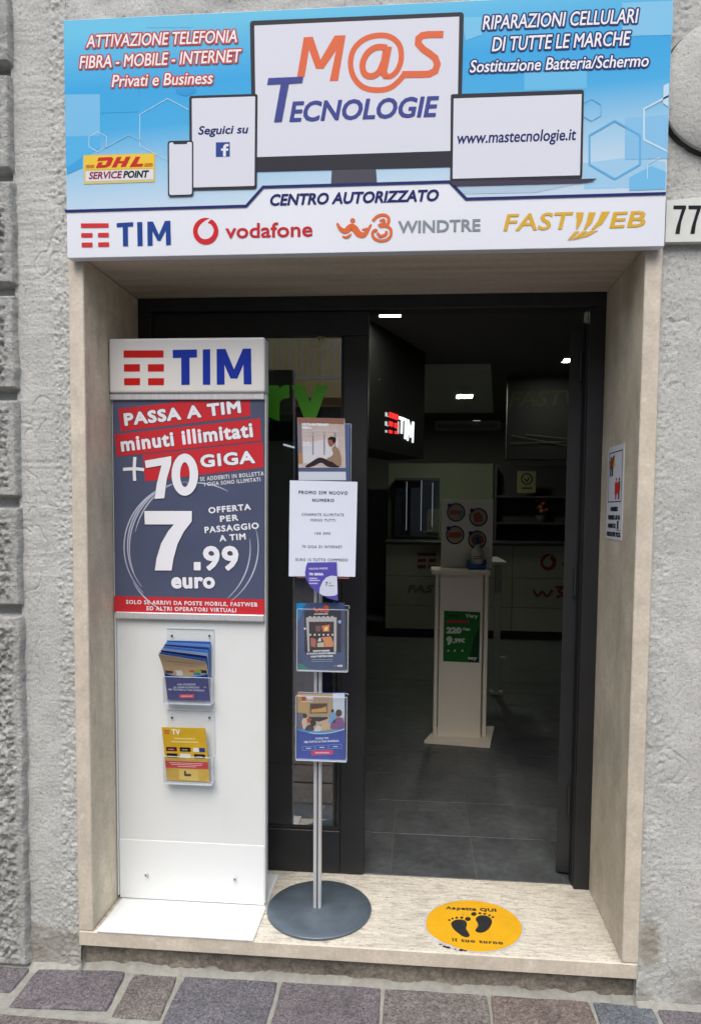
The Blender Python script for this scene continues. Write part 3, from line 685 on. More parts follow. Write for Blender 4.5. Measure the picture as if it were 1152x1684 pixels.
# lit header box (unlit by day) with rounded corners
hz0, hz1 = on_y(300, 652, YB-0.02).z, 1.990
m_head = mat('opal header face', (0.66, 0.65, 0.62), 0.3, var=((2, 0.03),))
g = Geo(); g.box((bx0, YB-0.022, hz0+0.012), (bx1, YB+0.040, hz1), m_head, 0.008, 3); header = build('header', g, board)
hp = Plane((0, YB-0.022, 0), (1, 0, 0), (0, 0, 1)); b1 = lambda x, y: (170+x/3.4357, 540+y/3.4367)
hred = K(205, 32, 28, 0.3); hblue = K(28, 56, 165, 0.3)
q = Print(hp, each=('emblem_bar', header))
for r in ([(115, 125, 341, 166)], [(117, 203, 207, 245), (252, 203, 343, 245)], [(118, 282, 208, 322), (253, 282, 343, 322)]): bars_px(q, b1, hred, 0.0006, [r])
q = Print(hp, each=('letter', header))
q.shape([b1(*t) for t in [(392, 122), (529, 119), (530, 165), (487, 166), (488, 319), (441, 320), (440, 167), (393, 168)]], hblue, 0.0006)
q.shape([b1(*t) for t in [(562, 119), (604, 118), (604, 319), (562, 319)]], hblue, 0.0006)
q.shape([b1(*t) for t in [(640, 117), (690, 116), (738, 232), (788, 115), (834, 114), (837, 317), (793, 317), (791, 205), (757, 284), (718, 284), (684, 206), (685, 318), (641, 319)]], hblue, 0.0006)
g = Geo(); zr = on_y(300, 649, YB-0.02).z
g.box((bx0-0.001, YB-0.014, hz0-0.010), (bx1-0.004, YB+0.003, hz0+0.0115), m_alu, 0.003, 2); build('poster_rail', g, board); g = Geo()
zr2 = on_y(300, 1014, YB-0.012).z
g.box((bx0+0.008, YB-0.014, zr2-0.012), (bx1-0.004, YB+0.003, zr2+0.012), m_alu, 0.003, 2)
build('poster_rail', g, board)
g = Geo()
for xx in (bx0, bx1-0.0035): g = Geo(); g.box((xx, YB-0.003, 0.02), (xx+0.0035, YB+0.032, hz0+0.011), m_white, 0.001); build('edge_strip', g, board)
pp = Plane((0, YB-0.006, 0), (1, 0, 0), (0, 0, 1))
pz0, pz1 = zr2+0.0125, hz0-0.0105
g = Geo(); m_pgrey = mat('poster slate print', tuple(0.8*c for c in lin((84, 92, 118))), 0.28, var=((2.5, 0.10, (1, 1, 2)),), coat=0.25)
g.box((bx0+0.0045, YB-0.006, pz0), (bx1-0.0045, YB+0.0005, pz1), m_pgrey); poster = build('poster', g, board)
pred = K(208, 52, 60, 0.3); pw = K(244, 246, 252, 0.3); psh = K(58, 58, 78, 0.3)
q = Print(pp, each=('red_band', poster))
q.shape([b1(*t) for t in [(86, 455), (440, 413), (828, 406), (831, 496), (100, 582)]], pred, 0.0005)
q.shape([b1(*t) for t in [(64, 600), (885, 508), (893, 635), (78, 724)]], pred, 0.0008)
q.shape([b1(*t) for t in [(222, 715), (900, 643), (905, 785), (238, 865)]], pred, 0.0005)
q.shape([b1(*t) for t in [(62, 1512), (910, 1532), (910, 1618), (62, 1602)]], pred, 0.0005)
q = Print(pp)
for a in (arc(490, 1235, 372, 368, 135, 268, 40), arc(478, 1228, 340, 360, 140, 262, 40), arc(500, 1240, 352, 380, 158, 250, 40), arc(480, 1235, 395, 385, -15, 52, 26), arc(470, 1240, 360, 372, -8, 50, 26), arc(500, 1250, 330, 390, 195, 250, 20), arc(490, 1240, 370, 388, 112, 150, 16), arc(520, 1235, 370, 362, 262, 300, 14)):
    n_ = len(a); q.ribbon([b1(*t) for t in a], 1.7, K(196, 202, 220, 0.3), 0.0006+random.random()*0.0002, taper=lambda t: 0.35+0.9*math.sin(math.pi*t))
q.done('drawn_circle', poster)
hs = (psh, 0.8)
for body, bl, br, cap, bo in (('PASSA A TIM', (122, 552), (780, 478), 72, 3.4), ('minuti illimitati', (104, 698), (848, 614), 84, 3.1), ('GIGA', (551, 788), (858, 762), 72, 3.0)):
    q = Print(pp); q.text(body, b1(*bl), b1(*br), cap/3.436, pw, 0.0016, bold=bo*0.42, halo=hs, space=1.12); q.done('lettering', poster)
q = Print(pp)
def big(pts, h=0.0022, holes=()):
    q.shape([b1(*t) for t in pts], pw, h, [[b1(*t) for t in hh] for hh in holes])
    q.ribbon([b1(*t) for t in pts], 1.4, psh, h-0.0003, True)
big([(236, 748), (386, 722), (384, 768), (360, 850), (346, 960), (291, 964), (303, 880), (330, 775), (242, 790)])
big(arc(462, 827, 75, 119, 0, 351, 39), 0.0026, [arc(462, 827, 27, 70, 0, 351, 39)])
big([(233, 1032), (501, 1032), (501, 1090), (455, 1150), (420, 1220), (398, 1300), (387, 1368), (292, 1368), (302, 1300), (328, 1215), (368, 1145), (400, 1108), (236, 1108)])
big([(512, 1320), (551, 1320), (551, 1367), (512, 1367)])
q.ribbon([b1(113, 797), b1(180, 793), b1(232, 799)], 5.0, pw, 0.0022); q.ribbon([b1(180, 727), b1(176, 800), b1(179, 862)], 5.2, pw, 0.0024)
q.done('price_figure', poster)
for body, bl, br, cap, bo in (('99', (565, 1368), (766, 1368), 138, 3.6), ('euro', (385, 1470), (632, 1470), 92, 3.2)):
    q = Print(pp); q.text(body, b1(*bl), b1(*br), cap/3.436, pw, 0.0020, bold=bo*0.5, halo=hs, space=1.08); q.done('lettering', poster)
q = Print(pp, each=('lettering', poster))
for body, bl, br, cap, bo in (('SE ADDEBITI IN BOLLETTA', (548, 864), (908, 831), 23, 0.45), ('I GIGA SONO ILLIMITATI', (572, 893), (888, 864), 22, 0.45),
        ('OFFERTA', (596, 1047), (834, 1025), 35, 1.5), ('PER', (661, 1095), (764, 1086), 35, 1.5), ('PASSAGGIO', (574, 1158), (880, 1132), 36, 1.5), ('A TIM', (658, 1205), (805, 1193), 36, 1.5),
        ('SOLO SE ARRIVI DA POSTE MOBILE, FASTWEB', (130, 1557), (870, 1573), 23, 0.75), ('ED ALTRI OPERATORI VIRTUALI', (246, 1593), (751, 1605), 23, 0.75)):
    q.text(body, b1(*bl), b1(*br), cap/3.436, pw, 0.0016, bold=bo*0.36, space=1.18)

# acrylic leaflet pockets
def pocket(parent, x0, x1, yb, zb, zt, zf, depth, plate_top=None):
    """wall pocket: back sheet up to zt, front lip up to zf, standing out towards the street"""
    t = 0.0022; g = Geo()
    g.box((x0, yb-t, zb), (x1, yb, zt), m_acr); g.box((x0, yb-depth, zb+0.0003), (x1, yb-depth+t, zf), m_acr)
    for x in (x0, x1-t): g.box((x, yb-depth+t+0.0002, zb+0.0003), (x+t, yb-t-0.0002, zf), m_acr)
    g.box((x0+t+0.0002, yb-depth+t+0.0002, zb+0.0004), (x1-t-0.0002, yb-t-0.0002, zb+0.003), m_acr)
    o = build('leaflet_pocket', g, parent)
    g = Geo(); e = 0.0011
    g.box((x0, yb-depth-0.0004, zf+0.0002), (x1, yb-depth+t, zf+0.0018), m_acredge); g.box((x0, yb-t, zt+0.0002), (x1, yb, zt+0.0018), m_acredge)
    g.box((x1+0.0002, yb-depth, zb), (x1+0.002, yb-depth+0.003, zf), m_acredge); g.box((x0-0.002, yb-depth, zb), (x0-0.0002, yb-depth+0.003, zf), m_acredge)
    g.box((x0, yb-depth-0.0008, zb-0.003), (x1, yb, zb-0.0002), m_acredge); g.box((x1+0.0002, yb-t, zf), (x1+0.002, yb, zt), m_acredge)
    build('rim', g, o); return o
def sheet_geo(x0, z0, w, h, bend, tilt, m, thick=0.0012, nu=8, nv=10, drop=0.0, y0=0.0):
    """a bent paper booklet standing at y0: bend(u, v) pushes it to the street, tilt leans it sideways"""
    g = Geo(); F = []; B = []
    for j in range(nv+1):
        for i in range(nu+1):
            u, v = i/nu, j/nv; x = x0+u*w+tilt*v; z = z0+v*h-drop*(0.5+0.5*u)*max(0, v-0.25)**2; y = y0-bend(u, v)
            F.append((x, y, z)); B.append((x, y+thick, z))
    n = (nu+1)*(nv+1); ix = lambda i, j: j*(nu+1)+i
    fs = [(ix(i, j), ix(i+1, j), ix(i+1, j+1), ix(i, j+1)) for j in range(nv) for i in range(nu)]
    g.add(F, fs, m[0], True); g.add(B, [f[::-1] for f in fs], m[1], True)
    ring = [ix(i, 0) for i in range(nu+1)]+[ix(nu, j) for j in range(1, nv+1)]+[ix(i, nv) for i in range(nu-1, -1, -1)]+[ix(0, j) for j in range(nv-1, 0, -1)]
    E = [F[k] for k in ring]+[B[k] for k in ring]; r = len(ring)
    g.add(E, [(k, r+k, r+(k+1) % r, (k+1) % r) for k in range(r)], m[2]); return g
hold = []
for (pl_, pr_, ptop, pbot, plip) in ((274, 351.5, 1034.5, 1157, 1114), (274.5, 352.5, 1169, 1289, 1245)):
    x0, x1 = on_y(pl_, ptop, YB).x, on_y(pr_, ptop, YB).x; zt, zb, zf = on_y(310, ptop, YB).z, on_y(310, pbot, YB-0.03).z, on_y(310, plip, YB-0.03).z
    o = pocket(board, x0, x1, YB-0.0005+0.003, zb, zt, zf, 0.036); hold.append((x0, x1, zb, zt, zf))
    for px in (283, 344.5):
        c = on_y(px, ptop+11, YB); g = Geo(); g.tube((c.x, YB-0.0002, c.z), (c.x, YB-0.004, c.z), 0.0035, m_black, 8); build('screw', g, o)

# ------------------------------------------------------------------ brochures in the pockets of the board
navyp = K(44, 50, 122, 0.25); m_edge = K(215, 220, 230, 0.5)
x0, x1, zb, zt, zf = hold[0]
tones = [(46, 96, 178), (90, 140, 205), (40, 60, 140), (60, 128, 205), (150, 175, 215), (36, 46, 110), (70, 120, 200)]
def fan(k, n):
    a = 0.006+0.0105*k
    return (lambda u, v: 0.004+0.0016*k*min(1, v*3+0.3)+a*(max(0, v-0.22)**1.6)*(1.0-0.50*u)), 0.004*k
for k in range(8):
    bend, dr = fan(k, 8); front = k == 7; base = on_y(266, 1150, YB)
    xx = x0+0.0042; w_ = (x1-x0)-0.013; zz = zb+0.0042; hh = 0.212-0.001*k
    colr = tones[k % 7]
    mm = (K(*((196, 172, 138) if front else colr), 0.3), K(*tones[(k+3) % 7], 0.3), K(*((225, 215, 200) if k % 2 else tones[(k+2) % 7]), 0.45))
    g = sheet_geo(xx, zz, w_, hh, bend, -0.0012*k, mm, 0.0011, 9, 12, 0.004+0.014*k, YB-0.0005)
    if front:
        root = thing('brochure', (xx+w_/2, YB, zz), 'front blue and beige brochure curling out of the upper board pocket', 'brochure', 'brochures in the upper pocket of the board')
        sheet = build('cover', g, root)
        def on_sheet(t, lift=0.0007, bend=bend, xx=xx, zz=zz, w_=w_, hh=hh, k=k):
            u, v = t; return (xx+u*w_-0.0012*k*v, YB-0.0005-bend(u, v)-lift, zz+v*hh-(0.004+0.014*k)*(0.5+0.5*u)*max(0, v-0.25)**2)
        def patch(pu, m, lift, parent, name, nv=6):
            g2 = Geo(); L = []
            for v0, ua, ub in pu: L += [on_sheet((ua+(ub-ua)*i/6, v0 if not callable(v0) else v0(ua+(ub-ua)*i/6)), lift) for i in range(7)]
            n_ = len(pu); g2.add(L, [(j*7+i, j*7+i+1, (j+1)*7+i+1, (j+1)*7+i) for j in range(n_-1) for i in range(6)], m, True); return build(name, g2, parent)
        wave = lambda u: 0.50-0.10*math.sin(math.pi*u)+0.02*u
        patch([(lambda u: t*wave(u), 0.01, 0.99) for t in (0.01,)]+[(lambda u, t=t: t*wave(u), 0.01, 0.99) for t in (0.35, 0.7, 1.0)], navyp, 0.0006, root, 'lower_print')
        patch([(lambda u: wave(u), 0.01, 0.99), (lambda u: wave(u)+0.02+0.012*u, 0.01, 0.99)], K(70, 140, 205, 0.3), 0.0008, root, 'wave_print')
        for nm, c, u0, u1, v0, v1 in (('picture', (112, 66, 46), 0.03, 0.2, 0.50, 0.56), ('picture', (225, 220, 212), 0.27, 0.42, 0.46, 0.58), ('picture', (205, 92, 60), 0.58, 0.70, 0.56, 0.60), ('picture', (150, 180, 60), 0.72, 0.84, 0.55, 0.62), ('picture', (40, 140, 175), 0.66, 0.82, 0.49, 0.54), ('picture', (60, 52, 50), 0.84, 0.97, 0.54, 0.62), ('picture', (172, 146, 108), 0.1, 0.9, 0.80, 0.815), ('picture', (172, 146, 108), 0.3, 0.8, 0.72, 0.73)):
            patch([(v0, u0, u1), ((v0+v1)/2, u0+0.02, u1+0.01), (v1, u0-0.01, u1)], K(*c, 0.3), 0.0009, root, nm)
        fp = Plane((0, YB-0.0005-0.017-0.0012, 0), (1, 0, 0), (0, 0, 1)); f5 = lambda x, y: (250+x/9.6, 1030+y/9.6)
        q = Print(fp)
        for body, bl, br, cap in (('UNA STAGIONE', (398, 934), (688, 932), 30), ('DI OFFERTE SPECIALI', (342, 980), (745, 980), 30), ('PER TE E PER LA TUA FAMIGLIA', (255, 1010), (828, 1028), 28)): q.text(body, f5(*bl), f5(*br), cap/9.6, K(170, 175, 205), 0.0004, bold=0.25)
        q.rect(*[c for c in (f5(436, 1072)+f5(664, 1132))], K(200, 50, 70), 0.0004); q.rect(*(f5(458, 1092)+f5(642, 1112)), K(232, 150, 160), 0.0006)
        q.done('lettering', root)
    else:
        o = build('brochure', g); tag(o, 'blue brochure fanned out behind the front one in the upper board pocket', 'brochure', 'brochures in the upper pocket of the board')
x0, x1, zb, zt, zf = hold[1]
root = thing('brochure', ((x0+x1)/2, YB, zb), 'yellow television brochure alone in the lower board pocket', 'brochure')
m_yel = mat('yellow brochure print', tuple(0.8*c for c in lin((208, 168, 36))), 0.3, var=((30, 0.10), (9, 0.12)))
zz = zb+0.004; hh = on_y(310, 1193, YB).z-zz; xx = x0+0.004; w_ = x1-x0-0.017
bend2 = lambda u, v: 0.016+0.011*v*v*(1-0.5*u); tl = -0.013
g = sheet_geo(xx, zz, w_, hh, bend2, tl, (m_yel, m_yel, K(235, 225, 170)), 0.0012, 8, 10, 0.0, YB); build('cover', g, root)
def q2(t, lift=0.0006): u, v = t; return (xx+u*w_+tl*v, YB-bend2(u, v)-lift, zz+v*hh)
def yp(name, c, u0, v0, u1, v1, lift=0.0006, skew=0.0):
    g2 = Geo(); L = [q2((u0+(u1-u0)*i/4+skew*j, v0+(v1-v0)*j), lift) for j in (0, 1) for i in range(5)]
    g2.add(L, [(i, i+1, 6+i, 5+i) for i in range(4)], K(*c, 0.3), True); return build(name, g2, root)
yp('red_band', (198, 40, 46), 0.0, 0.235, 1.0, 0.365)
for v, a, b_ in ((0.325, 0.1, 0.88), (0.295, 0.14, 0.85), (0.262, 0.28, 0.72)): yp('text_line', (240, 190, 185), a, v, b_, v+0.012, 0.0009)
for u, v, c in ((0.05, 0.55, (92, 22, 28)), (0.37, 0.55, (30, 28, 30)), (0.05, 0.43, (36, 34, 36)), (0.36, 0.43, (225, 222, 215)), (0.69, 0.43, (28, 28, 30)), (0.68, 0.55, (225, 225, 225)), (0.82, 0.55, (40, 66, 130))):
    yp('channel_tile', c, u, v, u+(0.25 if u not in (0.68, 0.82) else 0.13), v+0.078)
for u in (0.10, 0.42, 0.75): yp('text_line', (170, 170, 170), u, 0.575 if u != 0.75 else 0.455, u+0.13, 0.59 if u != 0.75 else 0.47, 0.001)
for i, v in enumerate((0.935, 0.905, 0.875)):
    yp('emblem', (196, 96, 40), 0.05, v, 0.17, v+0.016)
yp('emblem', (240, 240, 235), 0.225, 0.945, 0.315, 0.965)
yp('emblem', (240, 240, 235), 0.255, 0.87, 0.283, 0.9445); yp('emblem', (240, 240, 235), 0.352, 0.87, 0.378, 0.965, 0.0006, -0.034); yp('emblem', (240, 240, 235), 0.352, 0.87, 0.378, 0.965, 0.0009, 0.034)
for v, a, b_ in ((0.775, 0.26, 0.75), (0.715, 0.18, 0.82)): yp('text_line', (226, 205, 120), a, v, b_, v+0.03)
yp('armchair_picture', (50, 42, 36), 0.42, 0.09, 0.58, 0.135); yp('armchair_picture', (50, 42, 36), 0.42, 0.13, 0.47, 0.19)
yp('light_beam', (222, 192, 90), 0.30, 0.02, 0.75, 0.22, 0.0005, 0.0)

# ------------------------------------------------------------------ THE BROCHURE STAND
sc = Vector((0.778, 0.184, 0.0)); YH = 0.160
stand = thing('brochure_stand', (sc.x, sc.y, 0), 'silver pole brochure stand with clear pockets on a round blue-grey base', 'brochure stand')
g = Geo(); g.lathe([(0.176, 0.0006), (0.183, 0.002), (0.184, 0.008), (0.181, 0.011), (0.03, 0.0118), (0.0, 0.0118)], (0.783, 0.187, 0), m_disc, 72, 0.93); build('round_base', g, stand)
g = Geo()
for dx in (-0.0075, 0.0085):
    g.tube((sc.x+dx-0.002, sc.y, 0.0115), (sc.x+dx-0.006, sc.y, 1.66), 0.0068, m_alu, 14)
g.box((sc.x-0.004, sc.y-0.0035, 0.0115), (sc.x+0.001, sc.y+0.004, 1.64), m_black); build('pole', g, stand)
def hpocket(pl_, pr_, ptop, pbot, plip):
    x0, x1 = on_y(pl_, ptop, YH-0.02).x, on_y(pr_, ptop, YH-0.02).x; zt, zb, zf = on_y(520, ptop, YH).z, on_y(520, pbot, YH-0.03).z, on_y(520, plip, YH-0.03).z
    pocket(stand, x0, x1, YH+0.012, zb, zt, zf, 0.034); return x0, x1, zb, zt, zf
A = hpocket(490, 575, 697, 950, 890); B_ = hpocket(489, 572, 996, 1104, 1003); C_ = hpocket(487, 570, 1141, 1252, 1147)
g = Geo()
for a in (A, B_, C_): g.box((sc.x-0.02, YH+0.0125, a[2]+0.05), (sc.x+0.015, sc.y-0.006, a[2]+0.09), m_black)
build('clamp', g, stand)

def leaflet(root, name, corners, y, m, thick=0.0018):
    """flat printed leaflet: corners in photograph pixels surveyed on the plane at y"""
    pl = Plane((0, y, 0), (1, 0, 0), (0, 0, 1)); uv = [pl.uv(*c) for c in corners]
    g = Geo(); g.prism(uv, m, lambda p: (p[0], y, p[1]), lambda p: (p[0], y+thick, p[1])); fix_normals(build(name, g, root)); return pl
# top leaflet: person reading on a window bench
root = thing('leaflet', (0.78, YH-0.008, 1.52), 'leaflet picturing a person seated by a window, topmost on the pole stand', 'leaflet')
m_l1 = mat('warm window picture print', lin((178, 165, 160)), 0.35, var=((6, 0.22, (1, 1, 2.2)), (25, 0.12)))
pl = leaflet(root, 'sheet', [(488.5, 686.5), (566.5, 688.5), (568.5, 790), (491, 790)], YH-0.008, m_l1)
v5 = lambda x, y: (430+x/5.105, 670+y/5.103)
q = Print(pl)
q.shape([v5(*t) for t in [(300, 84), (694, 92), (690, 140), (480, 135), (303, 140)]], K(140, 102, 88, 0.35), 0.0004)
q.shape([v5(*t) for t in [(300, 140), (335, 138), (345, 470), (308, 470)]], K(130, 120, 132, 0.35), 0.0004)
q.shape([v5(*t) for t in [(345, 300), (640, 250), (640, 480), (350, 470)]], K(206, 208, 214, 0.35), 0.0004)
q.shape([v5(*t) for t in [(308, 505), (705, 508), (706, 540), (310, 538)]], K(84, 96, 128, 0.35), 0.0005)
q.shape([v5(*t) for t in [(310, 540), (706, 540), (708, 612), (312, 612)]], K(206, 215, 226, 0.35), 0.0005)
for x in (425, 520, 610): q.shape([v5(x, 210), v5(x+12, 210), v5(x+12, 400), v5(x, 400)], K(150, 140, 138, 0.35), 0.0006)
q.shape([v5(*t) for t in [(310, 385), (342, 380), (345, 470), (312, 475)]], K(168, 130, 96, 0.35), 0.0006)
q.done('picture', root)
q = Print(pl)
q.shape([v5(*t) for t in catmull([(370, 492), (420, 455), (480, 422), (530, 430), (570, 450), (640, 470), (655, 490), (640, 502), (560, 498), (500, 465), (440, 490), (385, 502)], 4, True)], K(52, 42, 46, 0.35), 0.0009)
q.shape([v5(*t) for t in catmull([(590, 345), (615, 325), (645, 350), (664, 400), (668, 480), (640, 490), (590, 455), (545, 432), (585, 410), (600, 385)], 4, True)], K(150, 124, 104, 0.35), 0.0011)
q.shape([v5(*t) for t in catmull([(556, 275), (580, 262), (606, 275), (606, 310), (580, 330), (562, 312)], 4, True)], K(150, 96, 78, 0.35), 0.0013)
q.shape([v5(*t) for t in catmull([(552, 268), (580, 246), (622, 256), (620, 290), (600, 300), (590, 275)], 4, True)], K(40, 36, 40, 0.35), 0.0015)
q.done('person_picture', root)
q = Print(pl); w5 = K(232, 232, 236)
q.text('ULTRAINTERNET', v5(338, 152), v5(565, 158), 4.2, w5, 0.0009, bold=0.5); q.text('FIBRA.', v5(340, 180), v5(424, 182), 4.0, w5, 0.0009, bold=0.5)
q.text('25,', v5(342, 322), v5(415, 324), 7.0, w5, 0.0012, bold=0.45)
for y, a, b_, hh in ((196, 342, 640, 6), (222, 342, 590, 5), (236, 342, 460, 4), (330, 345, 390, 3)): q.rect(*(v5(a, y)+v5(b_, y+hh)), K(214, 212, 214), 0.0009)
q.done('lettering', root)
# second leaflet in the same pocket, blue-grey, seen at its edge
o = Geo(); P0 = on_y(567, 698, YH-0.002); P1 = on_y(575, 790, YH-0.002)
o.box((0.71, YH-0.002, 1.20), (P1.x-0.002, YH+0.002, P0.z), K(86, 104, 150, 0.35)); o = build('leaflet', o); tag(o, 'blue leaflet mostly hidden behind the window picture leaflet in its pocket', 'leaflet')
# middle leaflet: stage picture on dark blue
root = thing('leaflet', (0.78, YH-0.01, 0.97), 'dark blue leaflet picturing a lit stage, in the middle pocket of the pole stand', 'leaflet')
m_l2 = mat('dark blue stage print', lin((62, 78, 112)), 0.25, var=((9, 0.3), (3, 0.2)))
pl = leaflet(root, 'sheet', [(487.5, 991.5), (566.5, 991), (567, 1100.5), (489, 1103)], YH-0.010, m_l2)
m5 = lambda x, y: (470+x/9.6, 980+y/9.6)
q = Print(pl)
q.shape([m5(*t) for t in [(165, 115), (330, 115), (270, 180), (230, 330), (168, 420)]], K(36, 130, 190, 0.3), 0.0003)
q.shape([m5(*t) for t in [(175, 1190), (175, 1060), (260, 1080), (390, 1175)]], K(52, 128, 112, 0.3), 0.0003)
q.shape([m5(*t) for t in [(290, 230), (870, 230), (868, 890), (292, 895)]], K(30, 34, 52, 0.3), 0.0005)
q.done('picture', root)
q = Print(pl)
q.shape([m5(*t) for t in [(318, 340), (800, 338), (795, 880), (345, 880)]], K(196, 192, 190, 0.3), 0.0008)
q.shape([m5(*t) for t in [(362, 408), (756, 404), (756, 880), (375, 880)]], K(46, 30, 30, 0.3), 0.0011)
for x in range(6): q.ell(*m5(385+x*70, 612), 1.6, 1.7, K(245, 232, 215, 0.3), 0.0018, 10); q.ell(*m5(380+x*70, 338), 3.0, 2.2, K(196, 192, 190, 0.3), 0.0009, 10)
q.shape([m5(*t) for t in [(560, 470), (690, 450), (685, 560), (585, 565)]], K(224, 128, 58, 0.3), 0.0014)
q.shape([m5(*t) for t in [(610, 490), (665, 480), (660, 545), (605, 550)]], K(250, 222, 150, 0.3), 0.0017)
q.shape([m5(*t) for t in [(470, 470), (555, 470), (545, 560), (475, 560)]], K(120, 88, 92, 0.3), 0.0014)
q.shape([m5(*t) for t in [(385, 665), (430, 665), (480, 690), (470, 810), (395, 800)]], K(178, 110, 88, 0.3), 0.0014)
q.shape([m5(*t) for t in [(495, 740), (600, 730), (605, 805), (495, 805)]], K(214, 196, 170, 0.3), 0.0014)
q.shape([m5(*t) for t in [(560, 650), (710, 640), (748, 730), (745, 800), (615, 805), (610, 740)]], K(226, 150, 98, 0.3), 0.0015)
q.shape([m5(*t) for t in [(520, 665), (552, 660), (556, 715), (500, 720)]], K(232, 224, 224, 0.3), 0.0015)
q.ell(*m5(300, 515), 1.8, 2.0, K(214, 222, 240), 0.0012, 12); q.ell(*m5(848, 408), 2.8, 3, K(160, 178, 225), 0.0012, 12)
q.done('stage_picture', root)
q = Print(pl); og = K(226, 96, 36)
q.ribbon([m5(*t) for t in catmull([(440, 185), (475, 235), (510, 225), (535, 205), (560, 240), (590, 195)], 4)], 3.2, og, 0.0009)
q.ribbon([m5(*t) for t in catmull([(600, 185), (640, 160), (662, 185), (630, 205), (668, 230), (635, 250), (595, 232)], 4)], 2.8, og, 0.0011)
q.done('emblem', root)
q = Print(pl)
q.text('LUCEGNAS', m5(446, 296), m5(664, 294), 2.6, w5, 0.0009, bold=0.2)
for body, bl, br in (('BUONI PREMIO', (430, 882), (694, 876)), ('E TANTI NUOVI REGALI', (335, 926), (788, 914)), ('ALLE VOSTRE CASE', (388, 970), (742, 960))): q.text(body, m5(*bl), m5(*br), 2.9, w5, 0.0014, bold=0.35)
for y in (996, 1026): q.rect(*(m5(400, y)+m5(735, y+10)), K(150, 165, 185), 0.0009)
q.shape([m5(*t) for t in [(725, 1103), (810, 1100), (835, 1086), (892, 1088), (892, 1118), (830, 1118), (805, 1106)]], K(215, 212, 216), 0.0009)
q.done('lettering', root)
# bottom leaflet: living-room picture over blue
root = thing('leaflet', (0.78, YH-0.01, 0.68), 'blue leaflet picturing people in a living room, in the lowest pocket of the pole stand', 'leaflet')
pl = leaflet(root, 'sheet', [(488, 1140.5), (567, 1138.5), (567.5, 1249), (487, 1251)], YH-0.010, K(52, 78, 165, 0.25))
n5 = lambda x, y: (470+x/9.6, 1130+y/9.6)
q = Print(pl)
q.shape([n5(*t) for t in [(180, 100), (925, 95), (925, 650)]+[(180+745*(1-i/10), 660+60*math.sin(math.pi*i/10)) for i in range(1, 10)]+[(178, 660)]], K(176, 156, 128, 0.3), 0.0003)
q.shape([n5(*t) for t in [(180, 100), (240, 100), (350, 250), (350, 460), (180, 400)]], K(190, 158, 98, 0.3), 0.0006)
q.shape([n5(*t) for t in [(740, 95), (925, 95), (925, 480), (850, 480), (745, 380)]], K(200, 212, 222, 0.3), 0.0006)
q.shape([n5(*t) for t in [(330, 470), (670, 470), (700, 560), (720, 650), (560, 690), (340, 680)]], K(206, 180, 148, 0.3), 0.0007)
q.shape([n5(*t) for t in [(180, 400), (290, 410), (330, 640), (250, 670), (180, 660)]], K(104, 104, 116, 0.3), 0.0007)
q.shape([n5(*t) for t in [(376, 252), (658, 246), (656, 414), (374, 420)]], K(150, 108, 52, 0.3), 0.0009)
q.shape([n5(*t) for t in [(388, 264), (646, 260), (644, 402), (386, 408)]], K(76, 50, 34, 0.3), 0.0011)
q.shape([n5(*t) for t in [(400, 350), (560, 330), (636, 300), (640, 392), (400, 400)]], K(206, 160, 84, 0.3), 0.0013)
q.shape([n5(*t) for t in [(360, 470), (660, 470), (660, 500), (520, 545), (400, 510)]], K(40, 38, 44, 0.3), 0.0010)
q.done('picture', root)
q = Print(pl)
def fig(body, head, cb, ch):
    q.shape([n5(*t) for t in catmull(body, 3, True)], K(*cb, 0.3), 0.0015); q.ell(*n5(head[0], head[1]), head[2]/9.6, head[2]*1.15/9.6, K(*ch, 0.3), 0.0018, 14)
fig([(690, 480), (720, 400), (770, 400), (780, 470), (770, 560), (670, 560)], (735, 370, 24), (110, 168, 214), (46, 40, 44))
fig([(715, 580), (790, 490), (870, 480), (915, 540), (915, 640), (760, 660), (700, 640)], (835, 405, 50), (132, 84, 138), (70, 48, 46))
fig([(250, 540), (290, 480), (330, 500), (325, 620), (280, 660)], (300, 450, 34), (214, 190, 176), (60, 40, 34))
fig([(300, 670), (350, 600), (420, 600), (440, 680)], (430, 560, 48), (66, 60, 62), (40, 34, 34))
fig([(335, 500), (390, 490), (400, 540), (345, 560)], (375, 480, 14), (190, 60, 50), (70, 50, 40))
fig([(440, 690), (500, 610), (560, 600), (540, 690)], (545, 600, 20), (216, 212, 214), (196, 150, 120))
q.done('people_picture', root)
q = Print(pl)
up = [(180+745*i/12, 665+62*math.sin(math.pi*i/12)-10*(i/12)) for i in range(13)]
q.ribbon([n5(*t) for t in up], 4.2, K(60, 150, 220, 0.3), 0.0020, taper=lambda t: 0.5+0.6*math.sin(math.pi*t)); q.ribbon([n5(x, y+8) for x, y in up[3:]], 1.4, K(190, 220, 240, 0.3), 0.0022)
q.done('wave_print', root)
q = Print(pl); q.rect(*(n5(246, 150)+n5(310, 215)), K(190, 60, 50), 0.0009); q.text('TIM', n5(322, 205), n5(428, 200), 5.4, w5, 0.0009, bold=0.7); q.rect(*(n5(250, 220)+n5(428, 232)), K(225, 215, 205), 0.0009); q.done('emblem', root)
q = Print(pl)
q.text('SCEGLI TIM', n5(466, 826), n5(672, 818), 3.0, K(200, 215, 240), 0.0006, bold=0.25); q.text('PER TUTTA LA TUA FAMIGLIA.', n5(288, 884), n5(842, 862), 3.4, K(210, 222, 245), 0.0006, bold=0.3)
for a, b_, y in ((262, 452, 935), (470, 665, 920), (684, 876, 908)):
    q.ribbon([n5(a, y), n5(b_, y-6), n5(b_, y+56), n5(a, y+62)], 0.7, K(120, 160, 225), 0.0006, True); q.rect(*(n5((a+b_)/2-40, y+22)+n5((a+b_)/2+40, y+38)), K(190, 205, 235), 0.0006)
